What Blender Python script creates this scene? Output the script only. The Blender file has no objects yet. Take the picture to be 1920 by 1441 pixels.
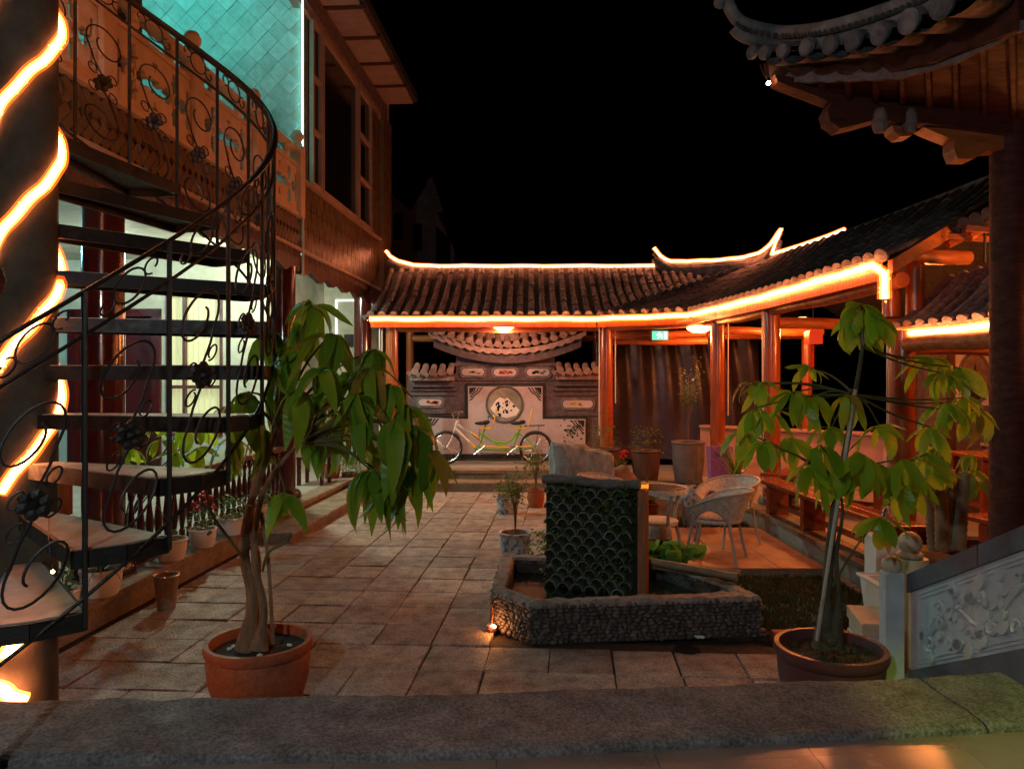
import bpy, math, random
from math import sin, cos, pi, radians, sqrt
from mathutils import Vector, Matrix
import mathutils.noise as mnoise
import bmesh
random.seed(7)
sc = bpy.context.scene
col = sc.collection

# ------------------------------------------------------------------ camera, night sky, exposure
F = 1380.0; HZ = 712.0; CAMZ = 1.85
cam_d = bpy.data.cameras.new("camera"); cam_d.sensor_width = 36.0; cam_d.lens = 36.0 * F / 1920.0
cam_d.clip_start = 0.05; cam_d.clip_end = 500; cam_d.shift_y = -8.5 / 1920.0
cam = bpy.data.objects.new("camera", cam_d); col.objects.link(cam)
cam.location = (0, 0, CAMZ); cam.rotation_euler = (pi / 2, 0, 0); sc.camera = cam
world = bpy.data.worlds.new("World"); sc.world = world; world.use_nodes = True
wn = world.node_tree
bg = wn.nodes["Background"]
sky = wn.nodes.new("ShaderNodeTexSky"); sky.sky_type = 'NISHITA'; sky.sun_disc = False
sky.sun_elevation = radians(-9.5); sky.sun_rotation = radians(200)
wn.links.new(sky.outputs[0], bg.inputs[0]); bg.inputs[1].default_value = 0.05
sc.view_settings.view_transform = 'Standard'; sc.view_settings.look = 'None'
sc.view_settings.exposure = 0.45; sc.view_settings.gamma = 1.0
sc.view_settings.use_curve_mapping = False
sc.render.engine = 'CYCLES'
sc.cycles.use_denoising = True
sc.cycles.max_bounces = 6; sc.cycles.diffuse_bounces = 3; sc.cycles.glossy_bounces = 3
sc.cycles.transmission_bounces = 4; sc.cycles.transparent_max_bounces = 8
sc.cycles.sample_clamp_indirect = 4.0; sc.cycles.sample_clamp_direct = 0.0
sc.cycles.use_light_tree = True
sc.cycles.caustics_reflective = False; sc.cycles.caustics_refractive = False

YAW = radians(3.94)
def cy(X, Y, Z):            # courtyard axes -> world
    return Vector((X * cos(YAW) + Y * sin(YAW), -X * sin(YAW) + Y * cos(YAW), Z))
CY = Matrix.Rotation(-YAW, 4, 'Z')
def P(px, py, d):           # a measured point at distance d ahead of the camera
    return Vector(((px - 960) / F * d, d, CAMZ - (py - HZ) / F * d))
def G(px, py, z=0.0):       # a measured point at height z
    d = (CAMZ - z) * F / (py - HZ)
    return Vector(((px - 960) / F * d, d, z))
def T(x, y=None, z=None):
    return Matrix.Translation(x if y is None else (x, y, z))
def RZ(a): return Matrix.Rotation(a, 4, 'Z')
def RX(a): return Matrix.Rotation(a, 4, 'X')
def RY(a): return Matrix.Rotation(a, 4, 'Y')
def SC(x, y=None, z=None):
    if y is None: y = z = x
    return Matrix.Diagonal((x, y, z, 1))
rnd = random.uniform

# ------------------------------------------------------------------ materials
def mat(name, c, rough=.7, c2=None, scale=6, bump=.15, bscale=45, metal=0, spec=.4, orand=.0, contrast=(.35, .65), coat=0, c3=None, stretch=None, speck=0, sscale=75):
    m = bpy.data.materials.new(name); m.use_nodes = True
    nt = m.node_tree; N = nt.nodes; L = nt.links
    b = N["Principled BSDF"]
    b.inputs["Roughness"].default_value = rough; b.inputs["Metallic"].default_value = metal
    b.inputs["Specular IOR Level"].default_value = spec
    if coat: b.inputs["Coat Weight"].default_value = coat; b.inputs["Coat Roughness"].default_value = .15
    g = N.new("ShaderNodeNewGeometry")
    src = g.outputs["Position"]
    if stretch:
        mp = N.new("ShaderNodeMapping"); mp.inputs["Scale"].default_value = stretch
        L.new(src, mp.inputs[0]); src = mp.outputs[0]
    n = N.new("ShaderNodeTexNoise"); n.inputs["Scale"].default_value = scale; n.inputs["Detail"].default_value = 6
    n.inputs["Roughness"].default_value = .62
    L.new(src, n.inputs["Vector"])
    r = N.new("ShaderNodeValToRGB"); r.color_ramp.elements[0].position = contrast[0]; r.color_ramp.elements[1].position = contrast[1]
    if c2 is None: c2 = tuple(x * .6 for x in c)
    r.color_ramp.elements[0].color = (*c, 1); r.color_ramp.elements[1].color = (*c2, 1)
    if c3:
        e = r.color_ramp.elements.new((contrast[0] + contrast[1]) / 2); e.color = (*c3, 1)
    L.new(n.outputs["Fac"], r.inputs[0])
    out = r.outputs[0]
    if orand:
        oi = N.new("ShaderNodeObjectInfo")
        mr = N.new("ShaderNodeMapRange"); mr.inputs[3].default_value = 1 - orand; mr.inputs[4].default_value = 1 + orand
        L.new(oi.outputs["Random"], mr.inputs[0])
        hs = N.new("ShaderNodeHueSaturation"); L.new(mr.outputs[0], hs.inputs["Value"])
        mr2 = N.new("ShaderNodeMapRange"); mr2.inputs[3].default_value = .49; mr2.inputs[4].default_value = .51
        L.new(oi.outputs["Random"], mr2.inputs[0]); L.new(mr2.outputs[0], hs.inputs["Hue"])
        L.new(out, hs.inputs["Color"]); out = hs.outputs[0]
    if speck:
        n3 = N.new("ShaderNodeTexNoise"); n3.inputs["Scale"].default_value = sscale; n3.inputs["Detail"].default_value = 3; L.new(g.outputs["Position"], n3.inputs["Vector"])
        m3 = N.new("ShaderNodeMapRange"); m3.inputs[1].default_value = .36; m3.inputs[2].default_value = .64; m3.inputs[3].default_value = 1 - speck; m3.inputs[4].default_value = 1 + speck
        L.new(n3.outputs["Fac"], m3.inputs[0]); h3 = N.new("ShaderNodeHueSaturation"); L.new(m3.outputs[0], h3.inputs["Value"]); L.new(out, h3.inputs["Color"]); out = h3.outputs[0]
    L.new(out, b.inputs["Base Color"])
    # roughness breakup
    mrr = N.new("ShaderNodeMapRange"); mrr.inputs[1].default_value = .3; mrr.inputs[2].default_value = .7
    mrr.inputs[3].default_value = max(.05, rough - .12); mrr.inputs[4].default_value = min(1, rough + .12)
    L.new(n.outputs["Fac"], mrr.inputs[0]); L.new(mrr.outputs[0], b.inputs["Roughness"])
    if bump:
        n2 = N.new("ShaderNodeTexNoise"); n2.inputs["Scale"].default_value = bscale; n2.inputs["Detail"].default_value = 5
        L.new(src, n2.inputs["Vector"])
        bp = N.new("ShaderNodeBump"); bp.inputs["Strength"].default_value = min(1, bump * 2.2); bp.inputs["Distance"].default_value = .012
        L.new(n2.outputs["Fac"], bp.inputs["Height"]); L.new(bp.outputs[0], b.inputs["Normal"])
    return m
def emit(name, c, s):
    m = bpy.data.materials.new(name); m.use_nodes = True; nt = m.node_tree
    b = nt.nodes["Principled BSDF"]; b.inputs["Base Color"].default_value = (0.02, .02, .02, 1)
    b.inputs["Emission Color"].default_value = (*c, 1); b.inputs["Emission Strength"].default_value = s
    return m
def glow_shell_mat(name, c, s, t, smp=False):
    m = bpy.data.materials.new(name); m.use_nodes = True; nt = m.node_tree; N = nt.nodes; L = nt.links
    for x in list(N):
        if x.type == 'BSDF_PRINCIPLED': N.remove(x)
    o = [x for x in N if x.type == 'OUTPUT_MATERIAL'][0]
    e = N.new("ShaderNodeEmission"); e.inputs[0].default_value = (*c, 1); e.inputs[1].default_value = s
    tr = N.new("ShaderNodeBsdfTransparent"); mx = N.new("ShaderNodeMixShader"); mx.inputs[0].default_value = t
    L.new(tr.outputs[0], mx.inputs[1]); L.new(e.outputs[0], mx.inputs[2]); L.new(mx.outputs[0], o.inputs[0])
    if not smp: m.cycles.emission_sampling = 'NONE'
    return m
def leaf_mat(name, c, c2, tr=.35):
    m = bpy.data.materials.new(name); m.use_nodes = True; nt = m.node_tree; N = nt.nodes; L = nt.links
    b = N["Principled BSDF"]; o = [x for x in N if x.type == 'OUTPUT_MATERIAL'][0]
    b.inputs["Roughness"].default_value = .36; b.inputs["Specular IOR Level"].default_value = .5
    oi = N.new("ShaderNodeObjectInfo"); r = N.new("ShaderNodeValToRGB")
    r.color_ramp.elements[0].color = (*c, 1); r.color_ramp.elements[1].color = (*c2, 1)
    g = N.new("ShaderNodeNewGeometry"); n = N.new("ShaderNodeTexNoise"); n.inputs["Scale"].default_value = 9; n.inputs["Detail"].default_value = 4
    L.new(g.outputs["Position"], n.inputs["Vector"])
    mx0 = N.new("ShaderNodeMath"); mx0.operation = 'MULTIPLY_ADD'; mx0.inputs[1].default_value = .55
    ad = N.new("ShaderNodeMath"); ad.operation = 'MULTIPLY'; ad.inputs[1].default_value = .45
    L.new(n.outputs["Fac"], ad.inputs[0]); L.new(oi.outputs["Random"], mx0.inputs[0]); L.new(ad.outputs[0], mx0.inputs[2])
    L.new(mx0.outputs[0], r.inputs[0]); L.new(r.outputs[0], b.inputs["Base Color"])
    # side veins as fine relief from the leaf's own coordinates
    tc = N.new("ShaderNodeTexCoord"); wv = N.new("ShaderNodeTexWave"); wv.bands_direction = 'Y'
    wv.inputs["Scale"].default_value = 3.6; wv.inputs["Distortion"].default_value = 2.5
    L.new(tc.outputs["Object"], wv.inputs["Vector"])
    bp = N.new("ShaderNodeBump"); bp.inputs["Strength"].default_value = .18; bp.inputs["Distance"].default_value = .006
    L.new(wv.outputs["Fac"], bp.inputs["Height"]); L.new(bp.outputs[0], b.inputs["Normal"])
    t = N.new("ShaderNodeBsdfTranslucent"); hs = N.new("ShaderNodeHueSaturation"); hs.inputs["Value"].default_value = 2.0; hs.inputs["Hue"].default_value = .485
    L.new(r.outputs[0], hs.inputs["Color"]); L.new(hs.outputs[0], t.inputs[0])
    mx = N.new("ShaderNodeMixShader"); mx.inputs[0].default_value = tr
    L.new(b.outputs[0], mx.inputs[1]); L.new(t.outputs[0], mx.inputs[2]); L.new(mx.outputs[0], o.inputs[0])
    return m

M = {}
M['slab'] = mat('paving stone', (.44, .37, .32), .62, (.17, .14, .125), 7, .45, 60, orand=.24, speck=.30, sscale=60, c3=(.32, .265, .235), contrast=(.3, .72))
M['slab_red'] = mat('patio tile', (.36, .20, .12), .45, (.24, .12, .07), 4, .1, 60, orand=.12)
M['joint'] = mat('paving joint dust', (.075, .055, .042), .95, (.04, .03, .022), 14, .4, 60)
M['soil'] = mat('soil', (.05, .035, .022), .95, (.025, .018, .01), 14, .6, 60)
M['kerb'] = mat('rough kerb stone', (.22, .205, .205), .85, (.085, .072, .07), 6, 1.0, 55, speck=.38, sscale=70, c3=(.155, .14, .138), contrast=(.28, .72))
M['porch_tile'] = mat('polished porch tile', (.30, .22, .18), .22, (.22, .16, .13), 3, .01, 8, orand=.06)
M['step'] = mat('plinth stone', (.25, .19, .14), .6, (.15, .115, .085), 5, .2, 40, orand=.12, speck=.3)
M['plinth_top'] = mat('plinth floor', (.36, .34, .30), .4, (.28, .26, .23), 3, .05, 30)
M['plaster'] = mat('pale plaster', (.56, .55, .47), .75, (.38, .37, .31), 3, .08, 30)
M['teal_tile'] = mat('glazed wall tile', (.66, .70, .68), .5, (.50, .54, .53), 9, .25, 40, orand=.11)
M['band_tile'] = mat('brown facade tile', (.17, .11, .06), .38, (.11, .07, .035), 6, .12, 50, orand=.14)
M['band_joint'] = mat('facade joint', (.16, .10, .07), .8, None, 8, .05, 30)
M['balcony'] = mat('cream balustrade stone', (.72, .50, .34), .7, (.56, .38, .25), 4, .12, 35)
M['soffit'] = mat('soffit board', (.36, .25, .20), .7, (.28, .19, .15), 4, .05, 20, orand=.08)
M['maroon'] = mat('maroon lacquer', (.07, .012, .010), .13, (.045, .008, .008), 5, .02, 30, coat=.6)
M['red_door'] = mat('red lacquer door', (.07, .006, .007), .35, (.04, .004, .005), 5, .04, 30)
M['dark_wood'] = mat('dark carved wood', (.045, .018, .010), .5, (.09, .03, .015), 30, .7, 60)
M['timber'] = mat('varnished timber', (.40, .095, .022), .3, (.20, .042, .010), 7, .1, 25, coat=.4, stretch=(3, 3, .35))
M['beam'] = mat('log beam', (.42, .13, .035), .42, (.22, .06, .018), 6, .12, 25, stretch=(.5, 2, 3))
M['bench'] = mat('red varnished bench', (.32, .07, .02), .25, (.18, .035, .012), 6, .05, 25, coat=.5, stretch=(3, .4, 3))
M['roof'] = mat('clay roof tile', (.15, .13, .135), .6, (.065, .056, .06), 14, .35, 50, orand=.3)
M['roof_flat'] = mat('roof trough tile', (.06, .052, .05), .75, (.03, .027, .026), 14, .3, 50)
M['ridge'] = mat('ridge mortar', (.22, .20, .20), .75, (.10, .09, .09), 9, .3, 40)
M['lace'] = mat('carved lace board', (.20, .14, .13), .75, (.11, .075, .07), 14, .4, 60)
M['pav_wood'] = mat('pavilion red timber', (.085, .014, .005), .7, (.04, .007, .003), 8, .3, 30, stretch=(.6, 2, 3))
M['iron'] = mat('black wrought iron', (.007, .006, .006), .55, (.012, .010, .009), 25, .08, 70, metal=0)
M['rod'] = mat('handrail iron', (.03, .024, .022), .4, (.018, .014, .013), 20, .2, 70, metal=.6)
M['tread'] = mat('tread stone', (.40, .36, .32), .38, (.28, .25, .22), 5, .05, 40)
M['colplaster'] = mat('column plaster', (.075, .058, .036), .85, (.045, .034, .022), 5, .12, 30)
M['terracotta'] = mat('terracotta', (.36, .085, .03), .6, (.13, .04, .02), 4.5, .25, 25, c3=(.32, .08, .03), contrast=(.38, .74), speck=.14, sscale=40)
M['terra_dark'] = mat('dark glazed terracotta', (.13, .045, .04), .36, (.07, .028, .03), 5, .1, 25)
M['whitepot'] = mat('white ceramic pot', (.78, .74, .70), .4, (.66, .62, .58), 4, .03, 25)
M['bluepot'] = mat('blue white glazed pot', (.55, .58, .60), .3, (.14, .20, .34), 22, .05, 25, contrast=(.5, .56))
M['plastic_gray'] = mat('grey plastic tub', (.20, .17, .16), .5, (.13, .11, .10), 4, .03, 25)
M['plastic_brown'] = mat('brown plastic tub', (.15, .07, .05), .5, (.10, .05, .04), 4, .03, 25)
M['purple'] = mat('purple plastic', (.40, .16, .42), .4, (.33, .13, .36), 4, .02, 25)
M['black'] = mat('black plastic', (.02, .02, .022), .35, None, 4, .02, 25)
M['barkdark'] = mat('dark green bark', (.085, .07, .035), .75, (.045, .04, .02), 12, .4, 50)
M['bark'] = mat('money tree bark', (.24, .15, .085), .75, (.13, .085, .045), 9, .4, 40, stretch=(3, 3, .8))
M['stem'] = mat('green stem', (.10, .11, .03), .6, (.07, .06, .02), 9, .2, 40)
M['stake'] = mat('pale stake', (.45, .38, .30), .6, None, 6, .1, 40)
M['leafA'] = leaf_mat('deep green leaf', (.07, .18, .014), (.19, .33, .022), .4)
M['leafB'] = leaf_mat('light green leaf', (.11, .27, .016), (.36, .52, .03), .5)
M['leafC'] = leaf_mat('small plant leaf', (.05, .11, .02), (.12, .19, .04))
M['leafdry'] = leaf_mat('yellow leaf', (.28, .22, .03), (.32, .2, .03))
M['rock'] = mat('grey boulder', (.42, .43, .42), .9, (.17, .18, .18), 5, 1.0, 16, c3=(.29, .30, .30), speck=.14, stretch=(1.6, 1.6, .8))
M['rock_b'] = mat('brown boulder', (.25, .16, .12), .85, (.14, .09, .07), 3, .6, 14)
M['pebble'] = mat('dark pebble', (.15, .12, .105), .6, (.045, .037, .032), 18, .15, 50)
M['mortar'] = mat('pond mortar', (.07, .055, .045), .95, (.04, .03, .025), 12, .5, 50)
M['pondrim'] = mat('pond rim', (.33, .28, .25), .85, (.17, .14, .12), 16, .8, 50)
M['lattice'] = mat('arched clay tile', (.17, .19, .17), .8, (.07, .09, .06), 16, .3, 60, orand=.25)
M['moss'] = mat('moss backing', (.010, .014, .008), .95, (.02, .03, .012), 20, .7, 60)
M['logbar'] = mat('weathered log', (.17, .17, .17), .8, (.10, .10, .09), 10, .4, 40, stretch=(.6, 2, 3))
M['post_wood'] = mat('orange post wood', (.34, .14, .06), .6, (.22, .09, .035), 8, .2, 35, stretch=(3, 3, .5))
M['bamboo'] = mat('old bamboo', (.30, .21, .13), .55, (.18, .12, .07), 9, .2, 30)
M['rattan'] = mat('woven rattan', (.80, .73, .64), .55, (.50, .43, .35), 30, .4, 120)
M['cane'] = mat('rattan frame', (.42, .38, .34), .45, (.33, .3, .27), 9, .1, 50)
M['cushion'] = mat('seat cushion', (.62, .55, .48), .9, (.40, .32, .27), 45, .4, 90)
M['glass_top'] = mat('table glass', (.12, .08, .05), .12, (.10, .07, .045), 4, 0, 20, spec=.7)
M['white'] = mat('white enamel', (.74, .74, .72), .35, (.66, .66, .64), 4, .02, 25)
M['marble'] = mat('grey white marble', (.55, .57, .59), .5, (.40, .42, .44), 4, .15, 40)
M['marble_d'] = mat('grey coping stone', (.13, .13, .155), .55, (.09, .09, .11), 5, .15, 40)
M['cream'] = mat('cream stone ball', (.55, .45, .32), .5, (.42, .34, .24), 4, .1, 40)
M['brickwall'] = mat('screen wall brick', (.115, .095, .11), .8, (.065, .052, .062), 12, .3, 60)
M['greyclay'] = mat('pale clay tile', (.34, .24, .22), .65, (.22, .155, .14), 12, .3, 60, orand=.15)
M['panelwhite'] = mat('painted white panel', (.46, .40, .42), .7, (.36, .31, .34), 3, .05, 20)
M['ink'] = mat('ink black', (.02, .02, .022), .7, None, 8, .05, 30)
M['inkgrey'] = mat('ink wash grey', (.22, .23, .23), .7, (.36, .36, .34), 18, .05, 30)
M['inkgreen'] = mat('mural green', (.03, .07, .04), .7, (.06, .1, .07), 30, .05, 30)
M['murred'] = mat('mural red', (.4, .04, .03), .6, (.25, .05, .03), 20, .05, 30)
M['muryellow'] = mat('mural yellow', (.6, .42, .08), .6, (.5, .3, .06), 20, .05, 30)
M['bikegreen'] = mat('green bicycle paint', (.16, .50, .03), .3, (.14, .45, .03), 5, 0, 20, coat=.5)
M['bikeyellow'] = mat('yellow bicycle paint', (.75, .45, .02), .3, None, 5, 0, 20, coat=.5, contrast=(.6, .9))
M['bikewhite'] = mat('white bicycle paint', (.75, .75, .75), .3, (.7, .7, .7), 5, 0, 20, coat=.5)
M['chrome'] = mat('bright steel', (.6, .6, .6), .25, (.5, .5, .5), 8, 0, 20, metal=.9)
M['rubber'] = mat('tyre rubber', (.02, .02, .02), .7, None, 8, .1, 50)
M['redflower'] = mat('red petals', (.65, .02, .035), .5, (.5, .015, .02), 20, .05, 30)
M['pinkwall'] = mat('pink plaster', (.42, .26, .24), .75, (.32, .2, .18), 4, .1, 30)
M['tarp'] = mat('dark plastic sheet', (.045, .032, .05), .4, (.025, .018, .03), 6, .1, 14)
M['window'] = mat('dark window glass', (.012, .014, .013), .08, None, 4, 0, 20, spec=.6)
M['pinkframe'] = mat('pale window frame', (.42, .30, .22), .5, (.36, .26, .19), 4, .03, 25)
M['curtain'] = mat('pale curtain', (.72, .72, .52), .85, (.62, .62, .44), 3, .05, 30, stretch=(4, 4, .2))
M['darkhouse'] = mat('unlit house wall', (.22, .24, .24), .9, (.16, .17, .17), 2, .1, 10)
M['grass'] = leaf_mat('dark grass', (.015, .03, .006), (.035, .045, .01))
M['water'] = mat('still green water', (.015, .022, .010), .06, None, 4, .03, 5, spec=.6)
M['conduit'] = mat('white conduit', (.7, .65, .6), .4, (.62, .58, .54), 5, .02, 25)
M['lanternred'] = mat('red lantern paper', (.7, .04, .02), .6, (.6, .03, .02), 5, .05, 25)

ORANGE = (1.0, .33, .075)
ROPE = emit('warm rope light core', (1.0, .40, .16), 34)
ROPE_COL = emit('warm column rope core', (1.0, .42, .18), 34)
ROPE_RIDGE = emit('ridge rope light core', (1.0, .42, .26), 24)
GLOW_SLEEVE = glow_shell_mat('rope light sleeve', (1.0, .17, .018), 16, .5, True)  # tube of the rope; its emission also imitates the orange glow fringe
GLOW_HALO = glow_shell_mat('rope light glow halo', (1.0, .13, .012), 4, .16, True)  # added shell imitating the soft halo of light round the rope
BEAD = emit('rope light bead', (1.0, .36, .09), 5)
BULB = emit('bright bulb', (1.0, .55, .22), 60)

# ------------------------------------------------------------------ mesh collecting
def ico_data(sub):
    bm = bmesh.new(); bmesh.ops.create_icosphere(bm, subdivisions=sub, radius=1)
    v = [tuple(x.co) for x in bm.verts]; bm.verts.index_update(); f = [tuple(a.index for a in q.verts) for q in bm.faces]; bm.free()
    return v, f
ICO = {k: ico_data(k) for k in (1, 2, 3, 4)}
W = {}
class MB:
    def __init__(s): s.v = []; s.f = []
    def add(s, vs, fs, m=None):
        o = len(s.v)
        s.v += [tuple(m @ Vector(v)) for v in vs] if m is not None else [tuple(v) for v in vs]
        s.f += [tuple(i + o for i in f) for f in fs]; return s
    def box(s, c, d, m=None, bev=0):
        x, y, z = d[0] / 2, d[1] / 2, d[2] / 2; X, Y, Z = c
        if not bev:
            vs = [(X + a * x, Y + b * y, Z + e * z) for e in (-1, 1) for a, b in ((-1, -1), (1, -1), (1, 1), (-1, 1))]
            return s.add(vs, [(3, 2, 1, 0), (4, 5, 6, 7), (0, 1, 5, 4), (1, 2, 6, 5), (2, 3, 7, 6), (3, 0, 4, 7)], m)
        k = min(bev, x * .9, y * .9, z * .9)
        vs = []
        for e, ins in ((-z, 0), (z - k, 0), (z, k)):
            vs += [(X + a * (x - ins), Y + b * (y - ins), Z + e) for a, b in ((-1, -1), (1, -1), (1, 1), (-1, 1))]
        fs = [(3, 2, 1, 0), (8, 9, 10, 11)]
        for r in (0, 4):
            for i in range(4): j = (i + 1) % 4; fs.append((r + i, r + j, r + 4 + j, r + 4 + i))
        return s.add(vs, fs, m)
    def bb(s, a, b, m=None, bev=0):
        return s.box([(p + q) / 2 for p, q in zip(a, b)], [abs(q - p) for p, q in zip(a, b)], m, bev)
    def tube(s, pts, r, seg=8, cap=True, m=None, closed=False, flat=None):
        pts = [Vector(p) for p in pts]; n = len(pts)
        rs = r if isinstance(r, (list, tuple)) else [r] * n
        vs = []; up = None
        for i, p in enumerate(pts):
            a = pts[(i - 1) % n] if (i or closed) else p; b = pts[(i + 1) % n] if (i < n - 1 or closed) else p
            t = (b - a)
            if t.length < 1e-9: t = Vector((0, 0, 1))
            t.normalize()
            if up is None:
                up = Vector((0, 0, 1)) if abs(t.z) < .9 else Vector((1, 0, 0))
            x = t.cross(up)
            if x.length < 1e-6: x = t.orthogonal()
            x.normalize(); y = x.cross(t).normalized(); up = y
            for k in range(seg):
                an = 2 * pi * k / seg
                vs.append(p + (x * cos(an) + y * sin(an) * (flat or 1)) * rs[i])
        fs = []
        for i in range(n if closed else n - 1):
            j = (i + 1) % n
            for k in range(seg):
                l = (k + 1) % seg
                fs.append((i * seg + k, i * seg + l, j * seg + l, j * seg + k))
        if cap and not closed:
            fs.append(tuple(range(seg))[::-1]); fs.append(tuple((n - 1) * seg + k for k in range(seg)))
        return s.add(vs, fs, m)
    def lathe(s, prof, c=(0, 0, 0), seg=24, m=None, wob=0):
        vs = []; fs = []; n = len(prof)
        for (r, z) in prof:
            for k in range(seg):
                a = 2 * pi * k / seg
                w = 1 + (wob * mnoise.noise(Vector((cos(a) * 1.5 + c[0], sin(a) * 1.5 + c[1], z * 3))) if wob else 0)
                vs.append((c[0] + r * w * cos(a), c[1] + r * w * sin(a), c[2] + z))
        for i in range(n - 1):
            for k in range(seg):
                l = (k + 1) % seg
                fs.append((i * seg + k, i * seg + l, (i + 1) * seg + l, (i + 1) * seg + k))
        if prof[0][0] > 1e-4: fs.append(tuple(range(seg))[::-1])
        if prof[-1][0] > 1e-4: fs.append(tuple((n - 1) * seg + k for k in range(seg)))
        return s.add(vs, fs, m)
    def prism(s, poly, z0, z1, m=None):
        n = len(poly)
        ar = sum(poly[i][0] * poly[(i + 1) % n][1] - poly[(i + 1) % n][0] * poly[i][1] for i in range(n))
        if ar < 0: poly = poly[::-1]
        vs = [(p[0], p[1], z0) for p in poly] + [(p[0], p[1], z1) for p in poly]
        fs = [tuple(range(n))[::-1], tuple(range(n, 2 * n))] + [(i, (i + 1) % n, n + (i + 1) % n, n + i) for i in range(n)]
        return s.add(vs, fs, m)
    def ico(s, c, r, sub=2, m=None, noise=0, nf=2.0, seed=0):
        v, f = ICO[sub]; r3 = r if isinstance(r, (tuple, list)) else (r, r, r)
        vs = []
        for p in v:
            k = 1 + (noise * mnoise.fractal(Vector(p) * nf + Vector((seed, seed * 1.7, 0)), 1, 2, 4) if noise else 0)
            vs.append((c[0] + p[0] * r3[0] * k, c[1] + p[1] * r3[1] * k, c[2] + p[2] * r3[2] * k))
        return s.add(vs, f, m)
    def sheet(s, rows, thick=0, m=None):
        h, w = len(rows), len(rows[0]); vs = [v for r in rows for v in r]; fs = []
        for i in range(h - 1):
            for j in range(w - 1):
                fs.append((i * w + j, i * w + j + 1, (i + 1) * w + j + 1, (i + 1) * w + j))
        return s.add(vs, fs, m)
    def mesh(s, name, m=None, smooth=False):
        me = bpy.data.meshes.new(name); me.from_pydata(s.v, [], s.f); me.update()
        if m is not None: me.materials.append(m)
        if smooth: me.polygons.foreach_set('use_smooth', [True] * len(me.polygons))
        return me
def autosmooth(me, ang=40):
    try: me.set_sharp_from_angle(angle=radians(ang))
    except Exception: pass
def tag(o, label=None, cat=None, group=None, kind=None):
    if label: o['label'] = label
    if cat: o['category'] = cat
    if group: o['group'] = group
    if kind: o['kind'] = kind
    return o
def thing(name, label, cat, loc, rz=0, group=None, mw=None, kind=None):
    o = bpy.data.objects.new(name, None); col.objects.link(o); o.empty_display_size = .1
    Mw = mw if mw is not None else T(Vector(loc)) @ RZ(rz)
    o.matrix_world = Mw; W[o] = Mw.copy()
    return tag(o, label, cat, group, kind)
def obj(name, mb, m, parent=None, smooth=False, label=None, cat=None, group=None, kind=None, local=False):
    """geometry given in world space (or, local=True, in the parent's space)"""
    me = mb.mesh(name, M[m] if isinstance(m, str) else m, smooth)
    if smooth: autosmooth(me)
    o = bpy.data.objects.new(name, me); col.objects.link(o)
    if parent is not None:
        o.parent = parent; W[o] = W[parent].copy()
        if not local: me.transform(W[parent].inverted())
    else:
        # top-level mesh: put the origin at the base of the geometry
        n = len(mb.v)
        if n and not local:
            c = Vector((sum(v[0] for v in mb.v) / n, sum(v[1] for v in mb.v) / n, min(v[2] for v in mb.v)))
            me.transform(T(-c)); o.matrix_world = T(c); W[o] = T(c)
        else: W[o] = Matrix.Identity(4)
    return tag(o, label, cat, group, kind)
def inst(me, name, parent, mw, kind=None):
    o = bpy.data.objects.new(name, me); col.objects.link(o)
    if parent is not None:
        o.parent = parent; o.matrix_basis = W[parent].inverted() @ mw
    else: o.matrix_world = mw
    W[o] = mw.copy()
    if kind: o['kind'] = kind
    return o
def structure(name, mb, m, smooth=False):
    return obj(name, mb, m, None, smooth, kind='structure')
def lamp(name, loc, power, colr, r=.06, parent=None, spot=None, blend=.5, aim=None):
    d = bpy.data.lights.new(name, 'SPOT' if spot else 'POINT'); d.energy = power; d.color = colr; d.shadow_soft_size = r
    if spot: d.spot_size = spot; d.spot_blend = blend
    o = bpy.data.objects.new(name, d); col.objects.link(o)
    mw = T(Vector(loc))
    if aim is not None: mw = mw @ (Vector(aim) - Vector(loc)).to_track_quat('-Z', 'Y').to_matrix().to_4x4()
    if parent is not None: o.parent = parent; o.matrix_basis = W[parent].inverted() @ mw
    else: o.matrix_world = mw
    return o
def resample(pts, step):
    pts = [Vector(p) for p in pts]; out = [pts[0]]; 
    for a, b in zip(pts, pts[1:]):
        n = max(1, int(round((b - a).length / step)))
        for i in range(1, n + 1): out.append(a.lerp(b, i / n))
    return out
def spline(pts, n=6):
    pts = [Vector(p) for p in pts]; q = [pts[0] * 2 - pts[1]] + pts + [pts[-1] * 2 - pts[-2]]; out = []
    for i in range(1, len(q) - 2):
        a, b, c, d = q[i - 1:i + 3]
        for k in range(n):
            t = k / n
            out.append(.5 * (2 * b + (c - a) * t + (2 * a - 5 * b + 4 * c - d) * t * t + (3 * b - a - 3 * c + d) * t ** 3))
    out.append(pts[-1]); return out
# ================================================================== THE SETTING
gmb = MB().bb((-60, -30, -.5), (60, 80, -.035)); structure('ground', gmb, 'soil')

# ---- courtyard paving: every slab is a part
pav = structure('courtyard_paving', MB().bb((-3.42, 3.0, -.034), (3.3, 5.25, -.012), CY).bb((-3.42, 5.25, -.034), (-.5, 12.6, -.012), CY).bb((-.5, 6.6, -.034), (1.1, 12.6, -.012), CY), 'joint')
def slab_mesh(w, d, seed):
    random.seed(seed); g = .0055
    mb = MB(); n = 3; k = .02
    def jit(): return rnd(-.009, .009)
    x, y = w / 2 - g, d / 2 - g
    c = [(-x + jit(), -y + jit()), (x + jit(), -y + jit()), (x + jit(), y + jit()), (-x + jit(), y + jit())]
    top = [(a * .975, b * .975, rnd(-.002, .002)) for a, b in c]
    vs = [(a, b, -.03) for a, b in c] + [(a, b, -.007) for a, b in c] + top
    fs = [(8, 9, 10, 11)] + [(r + i, r + (i + 1) % 4, r + 4 + (i + 1) % 4, r + 4 + i) for r in (0, 4) for i in range(4)]
    mb.add(vs, fs); return mb.mesh('paving_slab', M['slab'])
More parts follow.
